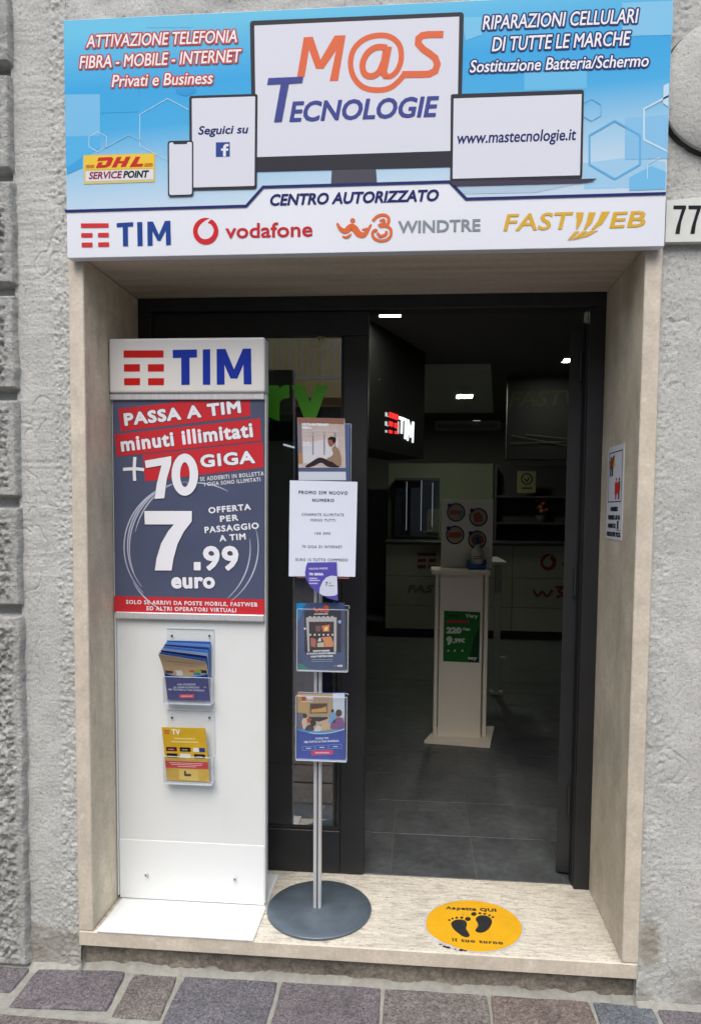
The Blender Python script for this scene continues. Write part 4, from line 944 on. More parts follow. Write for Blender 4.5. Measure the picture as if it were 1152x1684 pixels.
q.rrect([n5(400, 1000), n5(745, 988), n5(745, 1062), n5(400, 1078)], 1.5, K(206, 66, 110), 0.0006); q.rect(*(n5(462, 1024)+n5(684, 1044)), K(240, 190, 205), 0.0009)
q.done('lettering', root)
# taped paper notice and purple price tag
root = thing('paper_notice', (0.79, YH-0.030, 1.19), 'white printed paper sheet fixed to the upper part of the pole stand', 'notice')
pl = leaflet(root, 'sheet', [(476.4, 790), (530, 791), (587.5, 792.4), (583.8, 948.6), (530, 947.6), (474.6, 947.8)], YH-0.030, m_paper, 0.0008)
q = Print(pl, each=('lettering', root)); bk = K(44, 46, 58)
for body, bl, br, cap, bo in (('PROMO SIM NUOVO', (311, 728), (722, 735), 30, 0.75), ('NUMERO', (425, 793), (608, 795), 28, 0.75), ('CHIAMATE ILLIMITATE', (337, 910), (690, 914), 23, 0.45), ('VERSO TUTTI', (408, 957), (620, 960), 23, 0.45), ('100 SMS', (447, 1068), (577, 1070), 22, 0.45), ('70 GIGA DI INTERNET', (341, 1180), (677, 1183), 23, 0.45), ('EURO 15 TUTTO COMPRESO', (287, 1290), (724, 1293), 24, 0.5)):
    q.text(body, v5(*bl), v5(*br), cap/5.105, bk, 0.0004, bold=0.14 if bo < 0.6 else 0.3, space=1.3)
o = Geo(); a = on_y(489, 948, YH-0.026); b_ = on_y(574, 951.5, YH-0.026); o.box((a.x, YH-0.026, b_.z), (b_.x, YH-0.0235, a.z+0.03), K(196, 128, 116)); tag(build('leaflet', o), 'salmon leaflet whose bottom edge shows below the white paper notice', 'leaflet')
root = thing('price_tag', (0.80, YH-0.034, 1.11), 'purple shield-shaped price tag hanging below the white paper notice', 'price tag')
tagpx = [v5(*t) for t in [(385, 1302), (500, 1300), (630, 1298), (635, 1450), (640, 1624), (570, 1605), (500, 1575), (420, 1515), (375, 1450), (364, 1390), (372, 1335)]]
pl = leaflet(root, 'shield', tagpx, YH-0.034, K(92, 84, 178, 0.35), 0.0016)
q = Print(pl); q.shape([v5(*t) for t in [(632, 1416), (585, 1411), (545, 1425), (512, 1460), (488, 1515), (484, 1558), (510, 1578), (560, 1584), (610, 1580), (637, 1566)]], K(212, 218, 235), 0.0004)
q.text('7', v5(536, 1500), v5(555, 1500), 7, K(60, 60, 80), 0.0007, bold=0.2); q.rect(*(v5(566, 1472)+v5(580, 1478)), K(60, 60, 80), 0.0007); q.rect(*(v5(562, 1494)+v5(606, 1499)), K(60, 60, 80), 0.0007)
q.done('price_spot', root)
q = Print(pl)
q.text('PICCOLI PREZZI', v5(398, 1362), v5(555, 1358), 3.0, K(198, 196, 230), 0.0004, bold=0.3); q.text('70 GIGA', v5(398, 1410), v5(520, 1410), 4.2, K(225, 225, 245), 0.0004, bold=0.5)
for y, b_ in ((1430, 465), (1447, 488), (1472, 470)): q.rect(*(v5(398, y)+v5(b_, y+10)), K(196, 196, 232), 0.0004)
q.done('lettering', root)

# ------------------------------------------------------------------ floor sticker and jamb notice
fl = Plane((0, 0, 0.0), (1, 0, 0), (0, 1, 0)); s5 = lambda x, y: (680+x/5.76, 1460+y/5.758)
root = thing('floor_sticker', (1.32, 0.15, 0), 'worn round yellow floor sticker with two black footprints on the stone threshold', 'sticker')
rnd2 = random.Random(5)
def worn(a, b, amp, bite):
    pts = arc(567, 366, a, b, 0, 357, 119, math.radians(5.5)); o = []
    for i, (x, y) in enumerate(pts):
        t = i*3
        k = 1.0
        if bite and 88 < t < 150: k -= rnd2.uniform(0.0, 0.035)*math.sin((t-88)/62*math.pi)+0.03*math.sin((t-88)/62*math.pi)
        if bite and 176 < t < 190: k -= rnd2.uniform(0.0, 0.02)
        o.append((567+(x-567)*k, 366+(y-366)*k))
    return o
q = Print(fl); q.shape([s5(*t) for t in worn(478, 250, 0, False)], mat('worn sticker border', (0.50, 0.51, 0.54), 0.5, var=((30, 0.2),)), 0.0012)
for i in range(9):
    t = rnd2.uniform(96, 140); a = math.radians(t); x, y = 567+470*math.cos(a), 366+236*math.sin(a); r = rnd2.uniform(10, 26)
    q.shape([s5(x+r*1.8*rnd2.uniform(0.4, 1)*math.cos(math.radians(k*60)), y+r*0.6*rnd2.uniform(0.4, 1)*math.sin(math.radians(k*60))) for k in range(6)], K(70, 66, 58), 0.0014)
q.done('border', root)
m_sty = mat('yellow sticker film', tuple(0.82*c for c in lin((238, 180, 30))), 0.42, var=((14, 0.08), (4, 0.06)))
overlay(m_sty, (0.16, 0.12, 0.05), 46.0, 0.66, 0.70, amount=0.6)
q = Print(fl); q.shape([s5(*t) for t in worn(458, 240, 0, True)], m_sty, 0.0016); q.done('yellow_field', root)
q = Print(fl); fk = mat('black sticker print', (0.022, 0.022, 0.024), 0.5, var=((40, 0.3),))
q.shape([s5(*t) for t in catmull([(352, 345), (385, 312), (440, 304), (488, 318), (503, 350), (495, 390), (515, 425), (528, 455), (508, 473), (465, 466), (420, 435), (375, 395)], 5, True)], fk, 0.0019)
for x, y, a, b_ in ((335, 310, 13, 9), (365, 296, 12, 9), (405, 288, 13, 10), (453, 287, 15, 11), (511, 300, 27, 20)): q.ell(*s5(x, y), a/5.76, b_/5.76, fk, 0.0019, 16)
q.done('footprint', root)
q = Print(fl)
q.shape([s5(*t) for t in catmull([(588, 290), (620, 268), (680, 268), (725, 292), (740, 325), (728, 365), (700, 402), (650, 429), (600, 426), (582, 405), (606, 370), (604, 340), (588, 315)], 5, True)], fk, 0.0019)
for x, y, a, b_ in ((567, 253, 26, 18), (624, 246, 15, 10), (671, 252, 14, 9), (714, 265, 14, 8), (747, 283, 14, 8)): q.ell(*s5(x, y), a/5.76, b_/5.76, fk, 0.0019, 16)
q.done('footprint', root)
q = Print(fl); q.text('Aspetta QUI', s5(300, 207), s5(782, 233), 5.4, fk, 0.0019, bold=0.42, space=1.12); q.text('Il tuo turno', s5(365, 512), s5(846, 543), 5.8, fk, 0.0019, bold=0.42, space=1.2); q.done('lettering', root)

jp = Plane((W-TJ, 0, 0), (0, -1, 0), (0, 0, 1))
root = thing('wall_notice', (W-TJ, 0.23, 1.32), 'white paper notice with red figures stuck on the right stone jamb', 'notice')
n0 = [jp.uv(*c) for c in ((1000.3, 738), (1026.4, 727.7), (1021.6, 888), (996, 885.5))]
a0, a1 = -0.319, -0.140; zz0, zz1 = 1.324, 1.638
g = Geo(); g.box((W-TJ-0.0012, -a1, zz0), (W-TJ-0.0002, -a0, zz1), mat('laminated notice', (0.66, 0.68, 0.72), 0.25)); build('sheet', g, root)
w7 = lambda x, y: (a0+(a1-a0)*x, zz1-(zz1-zz0)*y)
q = Print(jp, lambda t: w7(*t))
q.p = Plane((W-TJ-0.0012, 0, 0), (0, -1, 0), (0, 0, 1)); bk7 = K(50, 50, 58)
q.rrect([(0.08, 0.06), (0.92, 0.06), (0.92, 0.60), (0.08, 0.60)], 0.006, bk7, 0.0004, [(0.10, 0.07), (0.90, 0.07), (0.90, 0.59), (0.10, 0.59)]); q.done('frame', root)
q = Print(jp, lambda t: w7(*t)); q.p = Plane((W-TJ-0.0012, 0, 0), (0, -1, 0), (0, 0, 1))
def man(x, y, s, c):
    q.ell(x, y, 0.05*s, 0.02*s, K(*c), 0.0005, 12)
    q.shape([(x-0.07*s, y+0.03*s), (x+0.07*s, y+0.03*s), (x+0.08*s, y+0.13*s), (x+0.05*s, y+0.14*s), (x+0.05*s, y+0.25*s), (x-0.05*s, y+0.25*s), (x-0.05*s, y+0.14*s), (x-0.08*s, y+0.13*s)], K(*c), 0.0005)
man(0.20, 0.12, 0.8, (44, 40, 40)); man(0.32, 0.12, 0.8, (44, 40, 40)); q.shape([(0.12, 0.15), (0.45, 0.09), (0.44, 0.2), (0.33, 0.21), (0.30, 0.26), (0.14, 0.2)], K(150, 70, 50), 0.0008); q.shape([(0.35, 0.22), (0.44, 0.11), (0.46, 0.22)], K(206, 190, 60), 0.0010)
man(0.58, 0.36, 0.85, (200, 60, 50)); man(0.76, 0.36, 0.85, (60, 40, 42)); q.shape([(0.50, 0.40), (0.80, 0.40), (0.82, 0.50), (0.50, 0.52)], K(206, 56, 48), 0.0008)
q.done('pictogram', root)
q = Print(jp, lambda t: w7(*t)); q.p = Plane((W-TJ-0.0012, 0, 0), (0, -1, 0), (0, 0, 1))
for body, x0, x1, y in (('INGRESSO', 0.26, 0.74, 0.70), ('PERMESSO AD UN', 0.12, 0.88, 0.79), ('MASSIMO DI', 0.12, 0.62, 0.88), ('PERSONE PER VOLTA', 0.06, 0.94, 0.97)): q.text(body, (x0, y), (x1, y), 0.052, bk7, 0.0005, bold=0.006)
q.text('1', (0.70, 0.885), (0.80, 0.885), 0.085, bk7, 0.0005); q.rect(0.66, 0.895, 0.90, 0.901, bk7, 0.0005)
q.done('lettering', root)

# ------------------------------------------------------------------ THE ENTRANCE DOOR
YD = 0.421
door = thing('shop_door', (0.91, YD, 0), 'black framed glazed shop entrance with one fixed pane and one open leaf', 'door')
FY0, FY1 = 0.4205, 0.475
g = Geo()
g.box((W-TJ-0.060, 0.4205, 0.0005), (W-TJ+0.05, FY1, H+0.001), m_black, 0.002); g.box((W-TJ-0.058, 0.400, 0.0006), (W-TJ-0.0006, 0.4200, H-0.0506), m_black, 0.002)
build('door_post', g, door)
g = Geo(); g.box((TJ+0.0005, 0.400, 0.0006), (TJ+0.05, 0.4200, H-0.0506), m_black, 0.002); g.box((0, 0.4205, 0.0005), (TJ+0.05, FY1, H+0.001), m_black, 0.002); build('door_post', g, door)
g = Geo(); g.box((TJ+0.0005, 0.400, H-0.050), (W-TJ-0.0006, FY1+0.001, H-0.0006), m_black, 0.002); build('header', g, door)
xg0, xg1 = TJ+0.051, 0.826; zg0, zg1 = 0.171, 2.062
g = Geo(); g.box((xg0, 0.421, zg1), (0.918, FY1, H-0.0506), m_black, 0.0015); build('top_rail', g, door)
g = Geo(); g.box((xg1, 0.4212, 0.0025), (0.918, FY1, zg1-0.0005), m_black, 0.003); build('stile', g, door)
g = Geo(); g.box((xg0, 0.4214, 0.0025), (xg1-0.0005, FY1, zg0), m_black, 0.002); build('bottom_rail', g, door)
g = Geo(); g.box((xg0, 0.437, zg0+0.0005), (xg1-0.0005, 0.4385, zg1-0.0005), m_glass); pane = build('glass_pane', g, door)
g = Geo(); g.box((xg0, 0.4285, zg0+0.0006), (xg1-0.0006, 0.436, zg0+0.008), m_seal); g.box((xg1-0.008, 0.4285, zg0+0.009), (xg1-0.0006, 0.436, zg1-0.001), m_seal); build('gasket', g, door)
# green vinyl letters on the pane
gp = Plane((0, 0.4365, 0), (1, 0, 0), (0, 0, 1)); gl5 = lambda x, y: (430+x/6.063, 530+y/6.065)
m_grn = mat('green vinyl', lin((74, 158, 26)), 0.4)
q = Print(gp)
q.shape([gl5(*t) for t in [(-40, 632), (60, 631), (170, 630), (182, 660), (205, 636), (240, 626), (278, 628), (276, 755), (228, 762), (198, 775), (182, 800), (176, 985), (60, 940), (-40, 900)]], m_grn, 0.0004)
q.shape([gl5(*t) for t in [(298, 628), (425, 628), (482, 795), (540, 628), (662, 628), (540, 960), (540, 1000), (425, 1000), (420, 950)]], m_grn, 0.0004)
q.done('glass_lettering', pane)
q = Print(gp)
q.shape([gl5(*t) for t in [(-420, 628), (-290, 628), (-60, 632), (-60, 990), (-420, 990)]], m_grn, 0.0004); q.done('glass_lettering', pane)
c = gl5(592, 165); u0 = gp.uv(*c); g = Geo(); g.box((u0[0]-0.013, 0.4350, u0[1]-0.011), (u0[0]+0.013, 0.4364, u0[1]+0.011), K(190, 188, 140)); st = build('small_sticker', g, pane)
q = Print(Plane((0, 0.4350, 0), (1, 0, 0), (0, 0, 1))); q.rect(*(gl5(568, 155)+gl5(582, 178)), K(70, 70, 50), 0.0004); q.rect(*(gl5(600, 150)+gl5(616, 168)), K(70, 70, 50), 0.0004); q.done('symbol', pane)
# the leaf standing open into the shop
hx, hy = 1.716, 0.492; ang = math.radians(77.5); dv = Vector((math.cos(ang), math.sin(ang), 0)); nv_ = Vector((-dv.y, dv.x, 0))
def leaf_box(g, a0, a1, z0, z1, m, t0=0.0, t1=0.05):
    o = Vector((hx, hy, 0)); vs = [o+dv*a+nv_*t+Vector((0, 0, z)) for z in (z0, z1) for a, t in ((a0, t0), (a1, t0), (a1, t1), (a0, t1))]
    g.add(vs, [(3, 2, 1, 0), (4, 5, 6, 7), (0, 1, 5, 4), (1, 2, 6, 5), (2, 3, 7, 6), (3, 0, 4, 7)], m)
g = Geo(); leaf_box(g, 0, 0.085, 0.012, 2.12, m_black); leaf_box(g, 0.72, 0.80, 0.012, 2.12, m_black); leaf_box(g, 0.0855, 0.7195, 0.012, 0.17, m_black); leaf_box(g, 0.0855, 0.7195, 2.03, 2.12, m_black)
leaf = fix_normals(build('door_leaf', g, door))
g = Geo(); leaf_box(g, 0.086, 0.719, 0.171, 2.029, m_glass, 0.022, 0.028); fix_normals(build('leaf_glass', g, leaf))
g = Geo()
for z in (0.25, 1.1, 1.9): g.tube((W-TJ-0.064, 0.480, z), (W-TJ-0.064, 0.480, z+0.11), 0.008, m_black, 10)
build('hinge', g, leaf)

# ------------------------------------------------------------------ THE SHOP INTERIOR
IX0, IX1, IY1, IZ = -0.75, 3.6, 7.6, 2.72
m_iwall = mat('dim painted wall', (0.26, 0.265, 0.26), 0.8, var=((2, 0.06),))
m_idark = mat('charcoal wall panel', (0.05, 0.051, 0.053), 0.6)
m_ceil = mat('grey painted ceiling', (0.14, 0.145, 0.138), 0.85, var=((2, 0.05),))
m_tile = mat('dark slate floor tile', (0.080, 0.088, 0.092), 0.42, var=((6, 0.3), (30, 0.3)), bump=((25, 0.0015),), rnd=0.12)
m_grout = mat('grey grout', (0.115, 0.118, 0.115), 0.9)
g = Geo(); g.box((IX0, 0.4365, -0.06), (IX1, IY1, -0.006), m_grout); floor = build('shop_floor', g, None, kind='structure')
ts = 0.335; first = None
for i in range(9):
    for j in range(9):
        x, y = 0.02+i*ts, 0.440+j*ts
        if first is None:
            g = Geo(); g.box((x, y, -0.0055), (x+ts-0.005, y+ts-0.005, -0.0015), m_tile, 0.001); first = build('floor_tile', g, floor)
        else:
            c = first.copy(); COL.objects.link(c); c.parent = floor; c.location = (i*ts, j*ts, 0)
g = Geo(); g.box((IX0, 0.44+9*ts, -0.0055), (IX1, IY1, -0.0015), m_tile); build('floor_far', g, floor)
g = Geo(); g.box((IX0, 0.4405, IZ), (IX1, IY1, IZ+0.1), m_ceil); ceiling = build('shop_ceiling', g, None, kind='structure')
for a, b in (((IX0-0.1, 0.441, -0.06), (IX0, IY1, IZ)), ((IX1, 0.441, -0.06), (IX1+0.1, IY1, IZ)), ((IX0-0.1, IY1, -0.06), (IX1+0.1, IY1+0.1, IZ+0.1))):
    g = Geo(); g.box(a, b, m_iwall); build('shop_wall', g, None, kind='structure')
g = Geo(); g.box((IX0, 0.4405, -0.004), (0.0, 0.5, IZ), m_iwall); g.box((W, 0.4405, -0.004), (IX1, 0.5, IZ), m_iwall); g.box((0.0, 0.4405, H+0.06), (W, 0.5, IZ), m_iwall); build('shop_wall', g, None, kind='structure')
# dropped ceiling over the counter
def cpx(px, py, z=IZ): q = on_z(px, py, z); return q
g = Geo()
m_ceil2 = mat('pale ceiling raft', (0.75, 0.76, 0.70), 0.8)
g.prism([(0.72, 3.85), (1.72, 3.85), (2.02, 6.4), (0.98, 6.4)], m_ceil2, lambda p: (p[0], p[1], IZ-0.0405), lambda p: (p[0], p[1], IZ-0.001)); fix_normals(build('ceiling_raft', g, ceiling))
# ceiling lights
WARM = (0.96, 1.0, 0.80)
m_lamp = mat('lit lamp diffuser', (0.8, 0.8, 0.7), 0.4, emit=(WARM, 48.0))
def lamp(px, py, z, wx, wy, label):
    c = on_z(px, py, z); r = thing('ceiling_light', (c.x, c.y, z), label, 'ceiling light', 'lit ceiling lights in the shop')
    g = Geo(); g.box((c.x-wx/2, c.y-wy/2, z-0.012), (c.x+wx/2, c.y+wy/2, z-0.004), m_lamp, 0.002); build('diffuser', g, r)
    g = Geo()
    for a, b in (((-1, -1), (1, -1)), ((-1, 1), (1, 1))): g.box((c.x-wx/2-0.015, c.y+a[1]*(wy/2+0.008)-0.007, z-0.016), (c.x+wx/2+0.015, c.y+a[1]*(wy/2+0.008)+0.007, z-0.0005), m_alu)
    for sgn in (-1, 1): g.box((c.x+sgn*(wx/2+0.008)-0.0065, c.y-wy/2-0.0008, z-0.016), (c.x+sgn*(wx/2+0.008)+0.0065, c.y+wy/2+0.0008, z-0.0005), m_alu)
    build('trim', g, r)
lamp(641, 515, IZ, 0.135, 0.06, 'lit recessed ceiling light nearest the open doorway')
lamp(763, 650, IZ-0.041, 0.165, 0.20, 'lit square ceiling light above the wall air conditioner')
lamp(932, 590, IZ, 0.06, 0.13, 'small lit ceiling light beside the open door leaf')
# counter
YC = 5.35
m_counter = mat('cream counter front', (0.40, 0.39, 0.35), 0.5, var=((1.5, 0.05),))
m_ctop = mat('dark counter top', (0.03, 0.03, 0.032), 0.4)
counter = thing('shop_counter', (1.7, YC, 0), 'long cream shop counter with dark emblems at the back of the shop', 'counter')
xc0 = on_y(633, 1000, YC).x; xc1 = 3.4; zc1 = on_y(690, 895, YC).z; zs = on_y(690, 948, YC).z
xs = [xc0, on_y(724, 950, YC).x, on_y(842, 950, YC).x, xc1]
for i in range(3):
    zs2 = on_y(690, 996, YC).z
    for z0, z1 in ((0.10, zs2-0.003), (zs2+0.003, zs-0.003), (zs+0.003, zc1)):
        g = Geo(); g.box((xs[i]+0.003, YC, z0), (xs[i+1]-0.003, YC+0.03, z1), m_counter, 0.002); build('front_panel', g, counter)
g = Geo(); g.box((xc0, YC+0.031, 0.1), (xc1, YC+0.55, zc1), m_idark); build('carcass', g, counter)
g = Geo(); g.box((xc0+0.03, YC+0.06, -0.0012), (xc1, YC+0.5, 0.0995), m_idark); build('plinth', g, counter)
g = Geo(); g.box((xc0-0.02, YC-0.02, zc1+0.001), (xc1, YC+0.58, zc1+0.032), m_ctop, 0.004); build('top', g, counter)
cp = Plane((0, YC-0.0008, 0), (1, 0, 0), (0, 0, 1)); em = K(150, 62, 56); emg = K(140, 128, 100)
t4 = lambda x, y: (600+x/5.2625, 640+y/5.2625); t7 = lambda x, y: (600+x/2.88, 480+y/2.88)
q = Print(cp)
for r in ((248, 1236, 336, 1250), (248, 1264, 288, 1279), (300, 1264, 336, 1279), (248, 1292, 288, 1308), (300, 1292, 336, 1308)): q.rect(*(t7(r[0], r[1])+t7(r[2], r[3])), em, 0.0004)
q.text('FAST', t7(200, 1424), t7(372, 1424), 12.5, emg, 0.0004, bold=0.7, shear=0.2)
q.shape([t7(*t) for t in arc(866, 1280, 38, 39, 0, 350, 34)], em, 0.0006); q.shape([t7(*t) for t in catmull([(880, 1246), (852, 1262), (842, 1288), (866, 1304), (886, 1284), (874, 1262)], 4, True)], m_counter, 0.0010)
q.text('vodafone', t7(930, 1310), t7(1130, 1310), 14, em, 0.0004, bold=0.9)
q.ribbon([t7(*t) for t in catmull([(795, 1410), (815, 1440), (838, 1420), (860, 1442), (885, 1412)], 4)], 3.6, em, 0.0004); q.ribbon([t7(*t) for t in catmull([(900, 1400), (935, 1398), (915, 1418), (940, 1432), (905, 1446)], 4)], 3.6, em, 0.0006)
q.done('emblem', counter)
# hand-sanitiser pedestal
YP = 1.98
ped = thing('sanitiser_pedestal', (1.40, 2.05, 0), 'slim white hand sanitiser pedestal with four round hygiene pictures inside the doorway', 'pedestal')
m_ped = mat('cream laminate', (0.84, 0.77, 0.64), 0.45, var=((1.5, 0.04),))
pb = [on_z(697, 1222), on_z(805, 1230), on_z(812, 1198), on_z(722, 1195)]
g = Geo(); g.prism([(v.x, v.y) for v in pb], m_ped, lambda p: (p[0], p[1], 0.016), lambda p: (p[0], p[1], -0.0012)); fix_normals(build('base', g, ped))
ya = 2.0; xa0, xa1 = on_y(719, 1205, ya).x, on_y(789, 1210, ya).x; zt_ = on_y(760, 944, ya).z
g = Geo(); g.box((xa0, ya, 0.0165), (xa1, ya+0.022, zt_-0.001), m_ped, 0.002); front = build('front_panel', g, ped)
g = Geo(); g.box((xa0-0.028, ya+0.0225, 0.0165), (xa0-0.006, ya+0.20, zt_-0.001), m_ped, 0.002); g.box((xa1+0.012, ya+0.0225, 0.0165), (xa1+0.036, ya+0.20, zt_-0.001), m_ped, 0.002); build('side_panel', g, ped)
x0, x1 = on_y(709, 940, ya-0.05).x, on_y(806, 942, ya-0.05).x
g = Geo(); g.box((x0, ya-0.05, zt_), (x1, ya+0.23, zt_+0.025), m_ped, 0.003); build('shelf', g, ped)
yb = ya+0.16; x0, x1 = on_y(725, 900, yb).x, on_y(809, 900, yb).x; ztop = on_y(765, 822, yb).z
g = Geo(); g.box((x0, yb, zt_+0.0255), (x1, yb+0.02, ztop), mat('white hygiene board', (0.90, 0.88, 0.83), 0.45, var=((2, 0.03),)), 0.002); back = build('back_board', g, ped)
bp = Plane((0, yb, 0), (1, 0, 0), (0, 0, 1)); t5 = lambda x, y: (700+x/5.614, 800+y/5.613)
q = Print(bp); ringc = K(40, 50, 92)
for x, y in ((277, 239), (483, 284), (268, 448), (472, 493)):
    q.shape([t5(*t) for t in arc(x, y, 86, 86, 0, 350, 35)], ringc, 0.0006); q.shape([t5(*t) for t in arc(x, y, 74, 74, 0, 350, 35)], K(196, 188, 170), 0.0009)
    q.ell(*t5(x-60, y-62), 3.6, 3.6, K(70, 66, 120), 0.0012, 14)
skin = K(186, 104, 72); cy_ = K(130, 150, 160)
q.shape([t5(*t) for t in [(215, 225), (260, 215), (320, 232), (318, 252), (260, 262), (215, 258)]], skin, 0.0013); q.shape([t5(*t) for t in [(300, 222), (345, 225), (330, 290), (300, 285)]], cy_, 0.0015)
q.shape([t5(*t) for t in [(440, 250), (490, 235), (515, 270), (525, 320), (450, 335), (440, 300)]], skin, 0.0013)
q.shape([t5(*t) for t in [(205, 425), (320, 418), (338, 450), (300, 475), (205, 470)]], skin, 0.0013)
q.shape([t5(*t) for t in [(415, 470), (460, 440), (525, 460), (535, 515), (480, 540), (420, 520)]], skin, 0.0013); q.shape([t5(*t) for t in [(455, 440), (490, 445), (485, 550), (450, 540)]], cy_, 0.0015)
q.done('hygiene_picture', back)
fp = Plane((0, ya, 0), (1, 0, 0), (0, 0, 1))
root = thing('green_poster', (1.42, ya, 0.58), 'small green price poster on the front of the sanitiser pedestal', 'poster')
pl = leaflet(root, 'sheet', [t5(*t) for t in [(166, 1147), (501, 1160), (490, 1627), (157, 1613)]], ya-0.0022, K(38, 118, 50), 0.0018)
q = Print(pl)
q.shape([t5(*t) for t in [(490, 1300), (440, 1400), (395, 1622), (488, 1626)]], K(20, 72, 44), 0.0004); q.rect(*(t5(195, 1236)+t5(395, 1258)), K(196, 60, 70), 0.0005)
q.done('print_field', root)
q = Print(pl); gw = K(225, 232, 220); gd = K(20, 80, 40)
q.text('Very', t5(362, 1210), t5(478, 1215), 6.4, gw, 0.0008, bold=0.4); q.text('220', t5(187, 1356), t5(327, 1358), 10.5, gw, 0.0008, bold=1.1); q.text('Giga', t5(336, 1325), t5(408, 1328), 4, gw, 0.0008, bold=0.3)
q.text('9', t5(187, 1462), t5(243, 1463), 14, gw, 0.0008, bold=1.3); q.text(',99', t5(250, 1443), t5(325, 1444), 7.6, gw, 0.0008, bold=0.6); q.text('C', t5(326, 1442), t5(357, 1443), 7.6, gw, 0.0008, bold=0.6); q.rect(*(t5(322, 1418)+t5(346, 1423)), gw, 0.0011); q.rect(*(t5(322, 1428)+t5(344, 1433)), gw, 0.0011)
q.text('very', t5(385, 1598), t5(470, 1602), 6, gw, 0.0008, bold=0.5, shear=0.2); q.text('very', t5(196, 1208), t5(300, 1210), 6, gd, 0.0008, bold=0.5)
for x in (205, 265, 335): q.rect(*(t5(x-8, 1508)+t5(x+8, 1524)), gw, 0.0008)
q.done('lettering', root)
# sanitiser bottle on the shelf
yc = ya+0.075; c0 = on_y(784, 938, yc); zb_ = zt_+0.0252
bottle = thing('sanitiser_bottle', (c0.x, yc, zb_), 'clear pump bottle of hand sanitiser in a blue tray on the pedestal shelf', 'bottle')
m_blu = mat('blue plastic', lin((24, 84, 150)), 0.4); m_clr = mat('cloudy plastic bottle', (0.55, 0.55, 0.52), 0.25)
g = Geo(); g.box((c0.x-0.062, yc-0.045, zb_), (c0.x+0.052, yc+0.045, zb_+0.03), m_blu, 0.008, 2); g.box((c0.x-0.062, yc-0.045, zb_+0.0305), (c0.x-0.05, yc+0.045, zb_+0.065), m_blu, 0.004); g.box((c0.x+0.042, yc-0.045, zb_+0.0305), (c0.x+0.052, yc+0.045, zb_+0.06), m_blu, 0.004); build('tray', g, bottle)
g = Geo(); g.lathe([(0.030, 0.031), (0.039, 0.036), (0.042, 0.07), (0.036, 0.105), (0.022, 0.135), (0.012, 0.148), (0.012, 0.155)], (c0.x, yc, zb_), m_clr, 24); build('bottle_body', g, bottle)
g = Geo(); g.lathe([(0.013, 0.1555), (0.013, 0.168), (0.005, 0.170), (0.005, 0.19)], (c0.x, yc, zb_), m_blu, 14); g.tube((c0.x+0.008, yc, zb_+0.193), (c0.x-0.03, yc-0.01, zb_+0.188), 0.006, m_blu, 8); build('pump', g, bottle)
q = Print(Plane((0, yc-0.0435, 0), (1, 0, 0), (0, 0, 1)), lambda t: t)
for z, w_ in ((0.078, 0.024), (0.066, 0.028)): q.shape([(c0.x-w_, zb_+z), (c0.x+w_, zb_+z), (c0.x+w_, zb_+z+0.006), (c0.x-w_, zb_+z+0.006)], K(170, 120, 60), 0.0004)
q.done('label', bottle)
# floor post beside the pedestal
c = on_z(815, 1142); g = Geo()
post = thing('table_leg', (c.x, c.y, 0), 'narrow pale furniture leg standing behind the pedestal in front of the counter', 'furniture leg')
m_pale = mat('pale laminate leg', (0.46, 0.46, 0.44), 0.5)
g.box((c.x-0.028, c.y-0.02, 0.03), (c.x+0.022, c.y+0.02, 1.02), m_pale, 0.003); build('leg', g, post)
g = Geo(); g.box((c.x-0.05, c.y-0.03, -0.001), (c.x+0.05, c.y+0.03, 0.0295), m_pale, 0.004); g.box((c.x+0.0225, c.y-0.012, 0.28), (c.x+0.07, c.y+0.012, 0.30), m_alu); build('foot', g, post)
g = Geo(); g.box((c.x-0.16, c.y-0.1, 1.0205), (c.x+0.05, c.y+0.5, 1.045), m_pale, 0.003); build('top', g, post)
# air conditioner
YA = 7.38
ac = thing('air_conditioner', (1.9, YA, 2.2), 'white wall air conditioner high on the back wall of the shop', 'air conditioner')
xa, xb = on_y(715, 690, YA).x, on_y(823, 690, YA).x; za, zb2 = on_y(770, 706, YA).z, on_y(770, 677, YA).z
g = Geo(); g.box((xa, YA, za), (xb, IY1-0.001, zb2), mat('air conditioner shell', (0.8, 0.81, 0.79), 0.35), 0.02, 3); build('body', g, ac)
g = Geo(); g.box((xa+0.04, YA-0.006, za+0.02), (xb-0.04, YA-0.0005, za+0.07), mat('grey flap', (0.55, 0.56, 0.55), 0.4), 0.002); build('flap', g, ac)
g = Geo(); cc = on_y(783, 691, YA-0.004); g.box((cc.x-0.05, YA-0.004, cc.z-0.006), (cc.x+0.05, YA-0.0005, cc.z+0.006), mat('glowing front strip', (0.5, 0.5, 0.45), 0.4, emit=((1, 0.95, 0.75), 0.5))); build('front_strip', g, ac)  # small strip on the shell front with a faint warm glow
# green partition
YG = 6.7
xa, xb = on_y(700, 800, YG).x, on_y(810, 800, YG).x; zt2 = on_y(760, 762, YG).z
g = Geo(); g.box((xa-0.5, YG, 0), (xb, YG+0.06, zt2), mat('olive green partition', (0.20, 0.225, 0.155), 0.6, var=((1, 0.1),)), 0.004); build_p = build('partition', g); tag(build_p, 'olive green partition wall behind the shop counter', 'partition')
